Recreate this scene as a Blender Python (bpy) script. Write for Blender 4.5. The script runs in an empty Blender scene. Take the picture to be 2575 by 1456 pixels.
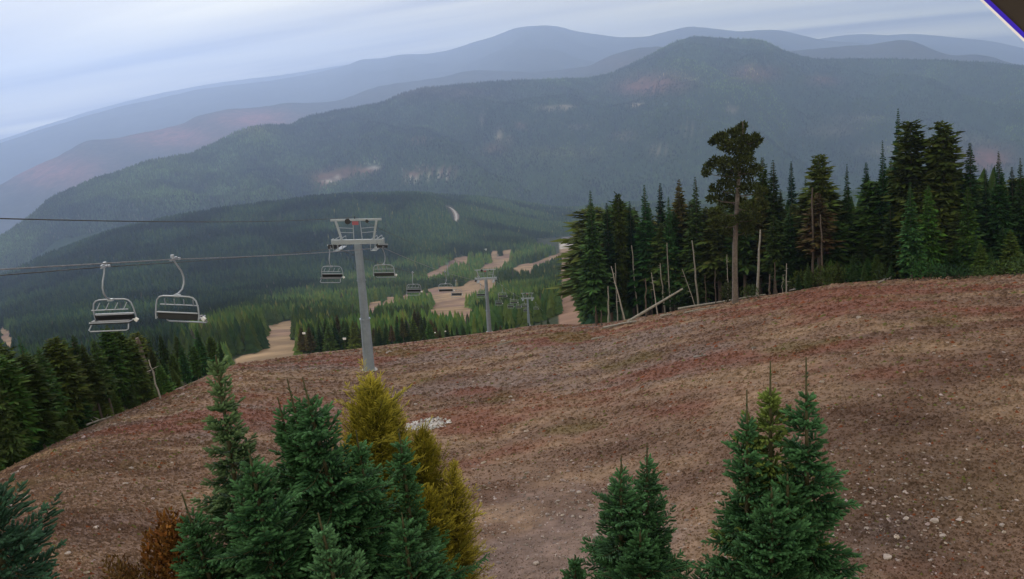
import bpy, math, random
import numpy as np
from mathutils import Vector, Matrix, Quaternion
R = math.radians
rng = np.random.default_rng(7)
random.seed(7)
scn = bpy.context.scene
C = scn.collection

# ---------------------------------------------------------------- camera
PW, PH, FPX = 2575.0, 1456.0, 1820.0          # photo working pixels, focal length in them
CX, CY = PW/2, PH/2
PITCH, ROLL = R(15.0), R(4.0)
right0 = np.array([1., 0, 0]); up0 = np.array([0, math.sin(PITCH), math.cos(PITCH)])
FWD = np.array([0, math.cos(PITCH), -math.sin(PITCH)])
RT = right0*math.cos(ROLL) - up0*math.sin(ROLL)
UP = up0*math.cos(ROLL) + right0*math.sin(ROLL)
cam_d = bpy.data.cameras.new('camera'); cam = bpy.data.objects.new('camera', cam_d); C.objects.link(cam)
cam.matrix_world = Matrix(((RT[0], UP[0], -FWD[0], 0), (RT[1], UP[1], -FWD[1], 0), (RT[2], UP[2], -FWD[2], 0), (0, 0, 0, 1)))
cam_d.sensor_width = 36; cam_d.lens = 36*FPX/PW
cam_d.clip_start = 0.1; cam_d.clip_end = 120000
scn.camera = cam

# ---------------------------------------------------------------- light
SUN_EL, SUN_AZ = R(33), R(-32)                 # azimuth from +Y (view), negative = left
w = bpy.data.worlds.new('World'); scn.world = w; w.use_nodes = True
nt = w.node_tree; nt.nodes.clear()
def N(t, typ, **kw):
    n = t.nodes.new(typ)
    for k, v in kw.items(): setattr(n, k, v)
    return n
out = N(nt, 'ShaderNodeOutputWorld'); bg = N(nt, 'ShaderNodeBackground')
sky = N(nt, 'ShaderNodeTexSky', sky_type='NISHITA', sun_disc=False, sun_elevation=SUN_EL, sun_rotation=SUN_AZ)
tc = N(nt, 'ShaderNodeTexCoord'); sep = N(nt, 'ShaderNodeSeparateXYZ')
nt.links.new(tc.outputs['Generated'], sep.inputs[0])
zz = N(nt, 'ShaderNodeMath', operation='ADD'); zz.inputs[1].default_value = 0.07
mx = N(nt, 'ShaderNodeMath', operation='MAXIMUM'); mx.inputs[1].default_value = 0.02
nt.links.new(sep.outputs[2], zz.inputs[0]); nt.links.new(zz.outputs[0], mx.inputs[0])
dx = N(nt, 'ShaderNodeMath', operation='DIVIDE'); dy = N(nt, 'ShaderNodeMath', operation='DIVIDE')
nt.links.new(sep.outputs[0], dx.inputs[0]); nt.links.new(mx.outputs[0], dx.inputs[1])
nt.links.new(sep.outputs[1], dy.inputs[0]); nt.links.new(mx.outputs[0], dy.inputs[1])
cmb = N(nt, 'ShaderNodeCombineXYZ'); nt.links.new(dx.outputs[0], cmb.inputs[0]); nt.links.new(dy.outputs[0], cmb.inputs[1])
mp = N(nt, 'ShaderNodeMapping'); mp.inputs['Scale'].default_value = (0.075, 0.50, 1)
mp0 = N(nt, 'ShaderNodeMapping'); mp0.inputs['Rotation'].default_value = (0, 0, R(24)); nt.links.new(cmb.outputs[0], mp0.inputs[0]); nt.links.new(mp0.outputs[0], mp.inputs[0])
n1 = N(nt, 'ShaderNodeTexNoise'); n1.inputs['Scale'].default_value = 1.0; n1.inputs['Detail'].default_value = 5; n1.inputs['Roughness'].default_value = 0.5
n1.inputs['Distortion'].default_value = 0.25
nt.links.new(mp.outputs[0], n1.inputs['Vector'])
cr = N(nt, 'ShaderNodeValToRGB')
cr.color_ramp.elements[0].position = 0.41; cr.color_ramp.elements[0].color = (3.2, 3.0, 3.0, 1)
cr.color_ramp.elements[1].position = 0.60; cr.color_ramp.elements[1].color = (9.6, 8.7, 6.0, 1)
e = cr.color_ramp.elements.new(0.48); e.color = (6.2, 5.7, 4.6, 1)
nt.links.new(n1.outputs[0], cr.inputs[0])
mixs = N(nt, 'ShaderNodeMixRGB'); mixs.inputs[0].default_value = 0.97
nt.links.new(sky.outputs[0], mixs.inputs[1]); nt.links.new(cr.outputs[0], mixs.inputs[2])
nt.links.new(mixs.outputs[0], bg.inputs[0]); bg.inputs[1].default_value = 0.1
nt.links.new(bg.outputs[0], out.inputs[0])
sd = bpy.data.lights.new('sun', 'SUN'); sd.energy = 1.5; sd.angle = R(12); sd.color = (1, 0.96, 0.92)
so = bpy.data.objects.new('sun', sd); C.objects.link(so)
sdir = Vector((math.sin(SUN_AZ)*math.cos(SUN_EL), math.cos(SUN_AZ)*math.cos(SUN_EL), math.sin(SUN_EL)))
so.rotation_euler = sdir.to_track_quat('Z', 'Y').to_euler()
scn.view_settings.view_transform = 'Standard'; scn.view_settings.look = 'None'
scn.view_settings.exposure = 0.68; scn.view_settings.gamma = 1
scn.cycles.volume_bounces = 4; scn.cycles.max_bounces = 6; scn.cycles.diffuse_bounces = 2
scn.cycles.transparent_max_bounces = 8; scn.cycles.use_denoising = True

# ---------------------------------------------------------------- projection helpers
def ray(px, py):
    x = (np.asarray(px, float)-CX)/FPX; y = -(np.asarray(py, float)-CY)/FPX
    return FWD + x[..., None]*RT + y[..., None]*UP
def azt(px, py):
    v = ray(px, py); h = np.hypot(v[..., 0], v[..., 1])
    return np.arctan2(v[..., 0], v[..., 1]), -v[..., 2]/h
def P(px, py, d):
    v = ray(px, py); return v*(d/math.hypot(v[0], v[1]))
def proj(p):
    p = np.asarray(p, float); zc = np.maximum(p@FWD, 1e-3)
    return CX + FPX*(p@RT)/zc, CY - FPX*(p@UP)/zc

# numpy value noise
_tab = np.random.default_rng(3).random((8, 256, 256))
def vnoise(x, y, s, k=0):
    x = np.asarray(x, float)/s + 71.3*k; y = np.asarray(y, float)/s + 37.7*k
    xi = np.floor(x).astype(int); yi = np.floor(y).astype(int); fx = x-xi; fy = y-yi
    fx = fx*fx*(3-2*fx); fy = fy*fy*(3-2*fy); t = _tab[k % 8]
    a = t[xi & 255, yi & 255]; b = t[(xi+1) & 255, yi & 255]; c = t[xi & 255, (yi+1) & 255]; d = t[(xi+1) & 255, (yi+1) & 255]
    return (a*(1-fx)+b*fx)*(1-fy)+(c*(1-fx)+d*fx)*fy
def fbm(x, y, s, k=0, o=4):
    v = 0; a = 1; tot = 0
    for i in range(o): v = v+a*vnoise(x, y, s/2**i, k+i); tot += a; a *= .5
    return v/tot

# ---------------------------------------------------------------- terrain functions
H0 = 8.0
crest = [(-600, 1480, 24), (-300, 1330, 30), (0, 1190, 38), (200, 1085, 50), (400, 1000, 68), (590, 916, 98), (750, 893, 130), (930, 874, 142),
         (1100, 852, 146), (1230, 836, 148), (1330, 820, 142), (1400, 815, 134), (1450, 818, 127), (1520, 813, 119), (1700, 783, 108),
         (1850, 757, 104), (2000, 732, 98), (2100, 714, 98), (2300, 700, 96), (2575, 690, 96), (2900, 668, 94), (3300, 640, 90)]
_cp = np.array(crest, float); _caz, _ct = azt(_cp[:, 0], _cp[:, 1])
_ag = np.linspace(-1.3, 1.3, 521)
def _smooth(a, n):
    k = np.ones(n)/n; return np.convolve(np.pad(a, n, mode='edge'), k, 'same')[n:-n]
_tcg = _smooth(np.interp(_ag, _caz, _ct), 7); _dcg = _smooth(np.interp(_ag, _caz, _cp[:, 2]), 37)
def near_z(x, y):
    d = np.hypot(x, y); az = np.arctan2(x, y)
    tc_ = np.interp(az, _ag, _tcg); D = np.interp(az, _ag, _dcg)
    z = -(tc_*d + H0*(1-d/D)**2)
    ramp = np.clip(d/40, 0, 1)
    z = z + (fbm(x, y, 16, 1, 3)-.5)*0.4*ramp*np.clip((D-d)/40+.15, .15, 1) + (fbm(x, y*1.3, 2.2, 2, 3)-.5)*0.34
    return z
# valley: screen height Y at (column px, distance d)
_dr = np.array([90, 150, 250, 400, 600, 900, 1300, 1800, 2200, 2700, 3300, 4500], float)
_mid = {
 -700: [1900, 1500, 1230, 1130, 1050, 990, 940, 870, 830, 850, 890, 1000],
 -300: [1750, 1350, 1130, 1040, 970, 920, 870, 800, 765, 790, 830, 950],
 0:    [1600, 1250, 1080, 970, 905, 860, 805, 740, 700, 730, 780, 900],
 130:  [1500, 1180, 1040, 950, 890, 830, 770, 690, 640, 670, 720, 850],
 300:  [1400, 1120, 1000, 925, 870, 805, 735, 640, 582, 610, 660, 790],
 600:  [1300, 1000, 925, 850, 805, 765, 715, 600, 524, 545, 590, 700],
 750:  [1200, 980, 900, 840, 800, 755, 705, 580, 503, 520, 560, 680],
 900:  [1200, 960, 892, 838, 792, 746, 700, 575, 489, 505, 540, 650],
 1050: [1200, 960, 880, 828, 782, 735, 688, 590, 492, 488, 510, 620],
 1200: [1200, 950, 862, 818, 772, 722, 672, 610, 548, 500, 505, 620],
 1350: [1100, 930, 830, 790, 750, 704, 655, 614, 578, 540, 512, 620],
 1440: [1100, 900, 800, 752, 722, 688, 646, 613, 585, 548, 518, 620],
 1520: [1050, 880, 800, 750, 715, 680, 640, 605, 578, 545, 515, 610],
 1800: [1000, 840, 770, 725, 690, 655, 615, 580, 555, 525, 500, 590],
 2300: [960, 800, 735, 690, 655, 620, 580, 545, 520, 495, 470, 560],
 2575: [940, 780, 715, 670, 635, 600, 560, 525, 500, 480, 460, 540],
 3300: [900, 740, 675, 630, 595, 560, 520, 485, 460, 440, 420, 500]}
_ld = np.log(_dr); _lg = np.linspace(math.log(90), math.log(4500), 240)
_T = np.zeros((len(_ag), len(_lg)))
_rows = np.zeros((len(_dr), len(_ag)))
for j in range(len(_dr)):
    pxs = np.array(sorted(_mid)); ys = np.array([_mid[p][j] for p in pxs])
    a_, t_ = azt(pxs.astype(float), ys.astype(float)); _rows[j] = np.interp(_ag, a_, t_)
for i in range(len(_ag)): _T[i] = _smooth(np.interp(_lg, _ld, _rows[:, i]), 7)
for j in range(len(_lg)): _T[:, j] = _smooth(_T[:, j], 7)
def mid_z(x, y, noise=True):
    d = np.hypot(x, y); az = np.arctan2(x, y)
    fi = np.clip((az-_ag[0])/(_ag[1]-_ag[0]), 0, len(_ag)-1.001); fj = np.clip((np.log(np.maximum(d, 1))-_lg[0])/(_lg[1]-_lg[0]), 0, len(_lg)-1.001)
    i = fi.astype(int); j = fj.astype(int); u = fi-i; v = fj-j
    t = (_T[i, j]*(1-u)+_T[i+1, j]*u)*(1-v)+(_T[i, j+1]*(1-u)+_T[i+1, j+1]*u)*v
    z = -t*d
    if noise: z = z + (fbm(x, y, 300, 4, 3)-.5)*np.clip((d-250)/700, 0, 1)*14*np.clip(d/1500, .3, 2.2)
    return z
def ground_z(x, y):
    x = np.asarray(x, float); y = np.asarray(y, float)
    return np.where(np.hypot(x, y) < 105, near_z(x, y), np.maximum(near_z(x, y), mid_z(x, y)))
def hit(px, py, dmin=3, dmax=4000):
    v = ray(px, py); h = math.hypot(v[0], v[1]); Dm = float(np.interp(math.atan2(v[0], v[1]), _ag, _dcg))*1.02 
    d = np.geomspace(dmin, dmax, 1500)
    x = v[0]/h*d; y = v[1]/h*d; z = v[2]/h*d; g = ground_z(x, y); k = np.argmax(z < g)
    if d[k] > Dm or not z[k] < g[k]: k = int(np.searchsorted(d, Dm))
    return np.array([x[k], y[k], g[k]])

# runs cut through the forest (outlines measured on the slope below the crest)
RUNS = [
 [(926,761),(959,756),(962,764),(973,747),(994,746),(997,759),(962,773),(934,787),(923,795)],
 [(1007,745),(1046,734),(1102,721),(1158,721),(1180,706),(1214,701),(1256,700),(1239,725),(1203,736),(1175,745),(1166,762),(1141,767),(1088,771),(1099,748),(1074,736),(1040,742),(1010,759)],
 [(1082,773),(1130,768),(1169,770),(1194,781),(1203,797),(1158,797),(1082,793)],
 [(1071,689),(1124,664),(1144,648),(1178,644),(1176,658),(1138,665),(1124,680),(1102,692),(1080,699)],
 [(1232,631),(1253,630),(1254,644),(1264,644),(1263,630),(1287,627),(1282,652),(1278,661),(1270,658),(1264,672),(1242,678),(1203,680),(1219,666),(1239,661),(1236,647)],
 [(1289,676),(1312,664),(1343,661),(1376,647),(1407,636),(1410,644),(1368,661),(1343,669),(1337,687),(1315,683),(1298,687)],
 [(1408,617),(1452,617),(1450,641),(1445,675),(1435,703),(1410,735),(1407,675),(1415,652),(1405,636)],
 [(1410,700),(1440,700),(1470,835),(1404,835),(1406,759)],
 [(591,904),(613,892),(644,889),(662,874),(688,853),(671,843),(666,822),(705,810),(745,803),(741,836),(739,857),(755,874),(757,915),(705,925),(620,940),(588,940)],
 [(593,826),(617,825),(617,832),(597,834)], [(0,818),(22,830),(42,868),(30,880),(0,850)]]
def inpoly(x, y, poly):
    x = np.asarray(x); y = np.asarray(y); r = np.zeros(x.shape, bool); n = len(poly)
    for i in range(n):
        x1, y1 = poly[i]; x2, y2 = poly[(i+1) % n]
        if y1 == y2: continue
        c = ((y1 > y) != (y2 > y)) & (x < (x2-x1)*(y-y1)/(y2-y1)+x1); r ^= c
    return r
def inruns(px, py):
    r = np.zeros(np.shape(px), bool)
    for p in RUNS: r |= inpoly(px, py, p)
    return r

# ---------------------------------------------------------------- mesh helpers
def mesh(name, V, F, mats, col=None, smooth=False, parent=None, midx=None):
    me = bpy.data.meshes.new(name); V = np.asarray(V, np.float32); F = np.asarray(F, np.int32); k = F.shape[1]
    me.vertices.add(len(V)); me.vertices.foreach_set('co', V.ravel())
    me.loops.add(F.size); me.loops.foreach_set('vertex_index', F.ravel())
    me.polygons.add(len(F)); me.polygons.foreach_set('loop_start', np.arange(0, F.size, k, dtype=np.int32))
    if midx is not None: me.polygons.foreach_set('material_index', np.asarray(midx, np.int32))
    me.polygons.foreach_set('use_smooth', np.full(len(F), smooth))
    me.update(calc_edges=True)
    if col is not None:
        a = me.color_attributes.new('Col', 'FLOAT_COLOR', 'POINT')
        c = np.ones((len(V), 4), np.float32); c[:, :3] = col; a.data.foreach_set('color', c.ravel())
    for m in (mats if isinstance(mats, (list, tuple)) else [mats]): me.materials.append(m)
    o = bpy.data.objects.new(name, me); C.objects.link(o)
    if parent is not None: o.parent = parent
    return o
class Acc:
    def __init__(s): s.V = []; s.F = []; s.c = []; s.n = 0
    def add(s, V, F, col=(1, 1, 1)):
        V = np.asarray(V, float); F = np.asarray(F, int)
        if F.shape[1] == 4: F = np.vstack([F[:, [0, 1, 2]], F[:, [0, 2, 3]]])
        s.V.append(V); s.F.append(F+s.n); s.n += len(V); s.c.append(np.broadcast_to(np.asarray(col, float), (len(V), 3)))
        return s
    def box(s, c, d, rot=None, col=(1, 1, 1)):
        g = np.array([[x, y, z] for x in (-.5, .5) for y in (-.5, .5) for z in (-.5, .5)])*np.array(d)
        if rot is not None: g = g@np.array(rot).T
        return s.add(g+np.array(c), [[0, 1, 3, 2], [4, 6, 7, 5], [0, 4, 5, 1], [2, 3, 7, 6], [0, 2, 6, 4], [1, 5, 7, 3]], col)
    def bar(s, a, b, wd, ht=None, col=(1, 1, 1)):
        a = np.array(a, float); b = np.array(b, float); d = b-a; L = np.linalg.norm(d); d = d/L
        u = np.cross([0, 0, 1.], d); u = np.array([1., 0, 0]) if np.linalg.norm(u) < 1e-3 else u/np.linalg.norm(u); v = np.cross(d, u)
        return s.box((a+b)/2, (L, wd, ht or wd), np.stack([d, u, v], 1), col)
    def tube(s, pts, rad, n=8, col=(1, 1, 1), cap=True):
        p = np.array(pts, float); m = len(p); rad = np.broadcast_to(np.asarray(rad, float), (m,))
        t = np.gradient(p, axis=0); t /= np.linalg.norm(t, axis=1)[:, None]+1e-12
        ref = np.array([0, 0, 1.]) if abs(t[0, 2]) < .9 else np.array([1., 0, 0])
        V = []; u = np.cross(t[0], ref)
        for i in range(m):
            u = u - t[i]*(u@t[i]); u /= np.linalg.norm(u)+1e-12; v = np.cross(t[i], u)
            a = np.arange(n)*2*math.pi/n; V.append(p[i]+rad[i]*(np.cos(a)[:, None]*u+np.sin(a)[:, None]*v))
        V = np.vstack(V); F = []
        for i in range(m-1):
            for j in range(n): F.append([i*n+j, i*n+(j+1) % n, (i+1)*n+(j+1) % n, (i+1)*n+j])
        s.add(V, F, col)
        if cap and rad[0] > 1e-4:
            k0 = len(s.V)
            for i, q in ((0, p[0]), (m-1, p[-1])):
                s.add(np.vstack([V[i*n:(i+1)*n], q]), [[j, (j+1) % n, n] for j in range(n)], col)
        return s
    def build(s, name, mat, parent=None, smooth=False):
        return mesh(name, np.vstack(s.V), np.vstack(s.F), mat, np.vstack(s.c), smooth, parent)
    def arrays(s): return np.vstack(s.V), np.vstack(s.F), np.vstack(s.c)
def tag(o, label=None, cat=None, group=None, kind=None):
    if label: o['label'] = label
    if cat: o['category'] = cat
    if group: o['group'] = group
    if kind: o['kind'] = kind
    return o
def thing(name, label, cat, loc=(0, 0, 0), group=None, q=None, scale=1.0):
    o = bpy.data.objects.new(name, None); C.objects.link(o); o.empty_display_size = .3
    o.location = loc; o.scale = (scale,)*3 if not isinstance(scale, tuple) else scale
    if q is not None: o.rotation_mode = 'QUATERNION'; o.rotation_quaternion = q
    return tag(o, label, cat, group)
def dup(o, parent=None):
    c = o.copy(); C.objects.link(c); c.parent = parent
    for ch in o.children: dup(ch, c)
    return c

# ---------------------------------------------------------------- materials
def mat(name, base=None, rough=.9, attr=False, var=0.0, noise=0.0, nscale=5.0, bump=0.0, metal=0.0, bscale=None, spec=.3, hue=0.0):
    m = bpy.data.materials.new(name); m.use_nodes = True; t = m.node_tree; b = t.nodes['Principled BSDF']
    b.inputs['Roughness'].default_value = rough; b.inputs['Metallic'].default_value = metal; b.inputs['Specular IOR Level'].default_value = spec
    if attr:
        a = N(t, 'ShaderNodeAttribute', attribute_name='Col'); src = a.outputs['Color']
        if base is not None:
            mm = N(t, 'ShaderNodeMixRGB', blend_type='MULTIPLY'); mm.inputs[0].default_value = 1; mm.inputs[2].default_value = (*base, 1)
            t.links.new(src, mm.inputs[1]); src = mm.outputs[0]
    else:
        c = N(t, 'ShaderNodeRGB'); c.outputs[0].default_value = (*base, 1); src = c.outputs[0]
    tcn = N(t, 'ShaderNodeTexCoord')
    if noise > 0:
        nz = N(t, 'ShaderNodeTexNoise'); nz.inputs['Scale'].default_value = nscale; nz.inputs['Detail'].default_value = 6; nz.inputs['Roughness'].default_value = .65
        t.links.new(tcn.outputs['Object'], nz.inputs['Vector'])
        mr = N(t, 'ShaderNodeMapRange'); mr.inputs['From Min'].default_value = .3; mr.inputs['From Max'].default_value = .7
        mr.inputs['To Min'].default_value = 1-noise; mr.inputs['To Max'].default_value = 1+noise
        t.links.new(nz.outputs[0], mr.inputs[0])
        mm = N(t, 'ShaderNodeVectorMath', operation='SCALE'); t.links.new(src, mm.inputs[0]); t.links.new(mr.outputs[0], mm.inputs['Scale']); src = mm.outputs[0]
    if var > 0:
        oi = N(t, 'ShaderNodeObjectInfo'); mr = N(t, 'ShaderNodeMapRange'); mr.inputs['To Min'].default_value = 1-var; mr.inputs['To Max'].default_value = 1+var
        t.links.new(oi.outputs['Random'], mr.inputs[0]); hs = N(t, 'ShaderNodeHueSaturation')
        mh = N(t, 'ShaderNodeMapRange'); mh.inputs['To Min'].default_value = .5-hue; mh.inputs['To Max'].default_value = .5+hue*.6
        fr = N(t, 'ShaderNodeMath', operation='FRACT'); mu = N(t, 'ShaderNodeMath', operation='MULTIPLY'); mu.inputs[1].default_value = 7.31
        t.links.new(oi.outputs['Random'], mu.inputs[0]); t.links.new(mu.outputs[0], fr.inputs[0]); t.links.new(fr.outputs[0], mh.inputs[0]); t.links.new(mh.outputs[0], hs.inputs['Hue'])
        t.links.new(mr.outputs[0], hs.inputs['Value']); t.links.new(src, hs.inputs['Color']); src = hs.outputs[0]
    t.links.new(src, b.inputs['Base Color'])
    if bump > 0:
        nb = N(t, 'ShaderNodeTexNoise'); nb.inputs['Scale'].default_value = bscale or nscale*2; nb.inputs['Detail'].default_value = 5
        t.links.new(tcn.outputs['Object'], nb.inputs['Vector']); bp = N(t, 'ShaderNodeBump'); bp.inputs['Strength'].default_value = bump
        bp.inputs['Distance'].default_value = .1; t.links.new(nb.outputs[0], bp.inputs['Height']); t.links.new(bp.outputs[0], b.inputs['Normal'])
    return m
M = dict(
 slope=mat('slope_ground', attr=True, noise=.34, nscale=2.6, bump=.8, bscale=3.5, spec=.1),
 valley=mat('valley_ground', attr=True, noise=.25, nscale=.05, spec=.05),
 hill=mat('hill_ground', attr=True, noise=.30, nscale=.02, spec=.0),
 far=mat('far_hill', attr=True, noise=.18, nscale=.004, spec=.0),
 tuft=mat('tuft', attr=True, spec=.05), leaf=mat('needles', attr=True, var=.38, hue=.05, rough=.85, spec=.05),
 forest=mat('forest_needles', attr=True, spec=.05), needle=mat('spruce_needles', attr=True, rough=.7, spec=.12),
 bark=mat('bark', (.10, .078, .068), noise=.4, nscale=6, bump=.6, var=.2), dead=mat('dead_wood', (.28, .265, .25), noise=.35, nscale=5, bump=.5, var=.2),
 pinebark=mat('pine_bark', (.145, .122, .115), noise=.4, nscale=3, bump=.9), stone=mat('pale_stone', (.33, .28, .27), noise=.3, nscale=5, bump=.5, var=.22),
 stones=mat('stones', attr=True, noise=.2, nscale=6),
 steel=mat('galvanised_steel', (.30, .34, .40), rough=.55, noise=.14, nscale=3, metal=.15, spec=.4), steel2=mat('pole_steel', (.25, .30, .38), rough=.6, noise=.16, nscale=1.5, metal=.1),
 tubing=mat('chair_tubing', (.30, .33, .40), rough=.45, noise=.1, metal=.2), pad=mat('black_padding', (.012, .013, .017), rough=.6, noise=.2),
 rubber=mat('rubber', (.03, .03, .035), rough=.7, noise=.2), rope=mat('rope_steel', (.06, .065, .075), rough=.6, noise=.3, nscale=4),
 ropepale=mat('rope_worn', (.20, .21, .25), rough=.5, noise=.3, nscale=4), concrete=mat('concrete', (.33, .32, .33), noise=.2, bump=.2), red=mat('red_paint', (.30, .10, .13), noise=.1),
 white=mat('white_paint', (.75, .76, .80), noise=.06), wall=mat('pale_wall', (.50, .46, .45), noise=.12, nscale=.3), roof=mat('grey_roof', (.14, .13, .145), noise=.15, nscale=.3),
 glass=mat('dark_glass', (.03, .035, .045), rough=.2, noise=.1), eave=mat('dark_eave', (.035, .026, .022), noise=.3, nscale=3), lens_fringe=mat('blue_lens_fringe', (.03, .005, .55), rough=.4, noise=.05),
 trim=mat('white_trim', (.80, .76, .86), noise=.03), road=mat('gravel_road', (.40, .38, .38), noise=.12, nscale=.1), roadcut=mat('road_cut', (.17, .13, .115), noise=.5, nscale=.12), twig=mat('green_twig', (.060, .055, .028), noise=.3, nscale=20), rust=mat('rusty_leaves', attr=True, spec=.1))

# ---------------------------------------------------------------- haze
b = Acc().box((0, 9900, 250), (29000, 21400, 2800)); hz = b.build('haze', [])
hm = bpy.data.materials.new('haze'); hm.use_nodes = True; hm.node_tree.nodes.clear()
ho = N(hm.node_tree, 'ShaderNodeOutputMaterial'); pv = N(hm.node_tree, 'ShaderNodeVolumePrincipled')
pv.inputs['Color'].default_value = (.51, .665, 1.0, 1); pv.inputs['Density'].default_value = 9.6e-5; pv.inputs['Anisotropy'].default_value = .48
hm.node_tree.links.new(pv.outputs[0], ho.inputs['Volume']); hz.data.materials.append(hm); tag(hz, kind='stuff')

# ---------------------------------------------------------------- near slope
def near_color(x, y, px, py):
    a = fbm(x*.55, y, 7, 11, 4); b_ = fbm(x*.6, y, 2.4, 21, 3); g = fbm(x*.7, y, 11, 31, 4); h = fbm(x, y, .9, 41, 2)
    tan = np.array([.158, .110, .084]); red = np.array([.135, .060, .046]); dark = np.array([.072, .042, .034]); grey = np.array([.150, .118, .112]); olive = np.array([.095, .08, .03]); straw = np.array([.25, .185, .125])
    sm = lambda v, lo, hi: np.clip((v-lo)/(hi-lo), 0, 1)[..., None]
    blob = lambda cx, cy, rx, ry, s: s*np.exp(-(((px-cx)/rx)**2+((py-cy)/ry)**2))
    rd = a + blob(1460, 800, 90, 25, .25) + blob(2080, 745, 180, 25, .2) + blob(300, 1050, 330, 60, .13) + blob(1200, 1090, 130, 45, .22) + blob(1650, 1030, 160, 25, .15) + blob(900, 905, 160, 18, .14) + blob(1200, 985, 110, 16, .2) + blob(1300, 865, 120, 14, .15)+blob(300, 1380, 200, 60, .12)-blob(1000, 960, 200, 40, .15)-blob(450, 1280, 300, 60, .25)-blob(1700, 940, 300, 60, .1)
    gr = g - .04 + blob(1370, 1340, 200, 110, .14) + blob(1750, 900, 170, 45, .12) + blob(2230, 1300, 260, 120, .1) + blob(1500, 950, 260, 50, .08) + blob(1350, 1200, 200, 70, .06)
    hf = (fbm(x*.8, y, 1.3, 61, 3)-.5)*.22; rd = rd+hf; gr = gr-hf*.8+(fbm(x, y, .7, 71, 2)-.5)*.1
    c = tan + (straw-tan)*sm(b_*.55+fbm(x, y, 6, 81, 4)*.45, .48, .62)*.5
    c = c + (dark-c)*sm(b_, .5, .3)*.55
    c = c + (grey-c)*sm(gr, .5, .64)*.75
    c = c + (red-c)*sm(rd, .53, .66)*.8
    c = c + (olive-c)*sm(blob(1420, 850, 50, 10, 1.0)+blob(1000, 885, 60, 8, .7)+fbm(x, y, 4, 51, 3)*.9, .62, .75)*.6
    c = c*(.82+.36*h)[..., None]*np.array([.97, .90, .90])
    darker_right = blob(2330, 1230, 420, 260, 1)[..., None]
    c = c*(1-darker_right*.42)  # ground colour gets darker around the lower right of the slope
    return c
nA, nD = 760, 400
az = np.linspace(R(-62), R(62), nA); dd = np.geomspace(1.2, 420, nD)
A2, D2 = np.meshgrid(az, dd, indexing='ij'); X = D2*np.sin(A2); Y = D2*np.cos(A2); Z = near_z(X, Y)
V = np.stack([X, Y, Z], -1).reshape(-1, 3)
idx = np.arange(nA*nD).reshape(nA, nD); F = np.stack([idx[:-1, :-1], idx[1:, :-1], idx[1:, 1:], idx[:-1, 1:]], -1).reshape(-1, 4)
px, py = proj(V); col = near_color(V[:, 0], V[:, 1], px, py)
tag(mesh('ski_slope', V, F, M['slope'], col, True), kind='structure')

# valley sheet
nA, nD = 620, 420
az = np.linspace(R(-60), R(60), nA); dd = np.geomspace(100, 4450, nD)
A2, D2 = np.meshgrid(az, dd, indexing='ij'); X = D2*np.sin(A2); Y = D2*np.cos(A2); Z = mid_z(X, Y)
V = np.stack([X, Y, Z], -1).reshape(-1, 3)
idx = np.arange(nA*nD).reshape(nA, nD); F = np.stack([idx[:-1, :-1], idx[1:, :-1], idx[1:, 1:], idx[:-1, 1:]], -1).reshape(-1, 4)
px, py = proj(V); dV = np.hypot(V[:, 0], V[:, 1]); hp = 11*FPX/dV
run = inruns(px, py) | inruns(px, py-hp*.3) | inruns(px, py-hp*.6)
fl = np.array([.030, .038, .020]); tn = np.array([.30, .21, .135]); tn2 = np.array([.24, .155, .125])
q = fbm(V[:, 0], V[:, 1], 60, 3, 4)[:, None]; q2 = fbm(V[:, 0], V[:, 1], 14, 5, 3)[:, None]
rc = (tn+(tn2-tn)*np.clip((q-.45)*6, 0, 1))*.82; rc = rc*(.62+.76*q2)
nearred = np.exp(-((px-1425)/50)**2-((py-775)/60)**2)[:, None]; rc = rc+(np.array([.20, .125, .095])-rc)*np.clip(nearred*1.4, 0, 1)
pale = inpoly(px, py, [(1405, 612), (1460, 600), (1460, 622), (1408, 626)])[:, None]; rc = np.where(pale, np.array([.42, .38, .36]), rc)
col = np.where(run[:, None] | pale, rc, fl*(.6+.8*q2))
tag(mesh('valley', V, F, M['valley'], col, True), kind='structure')

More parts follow.
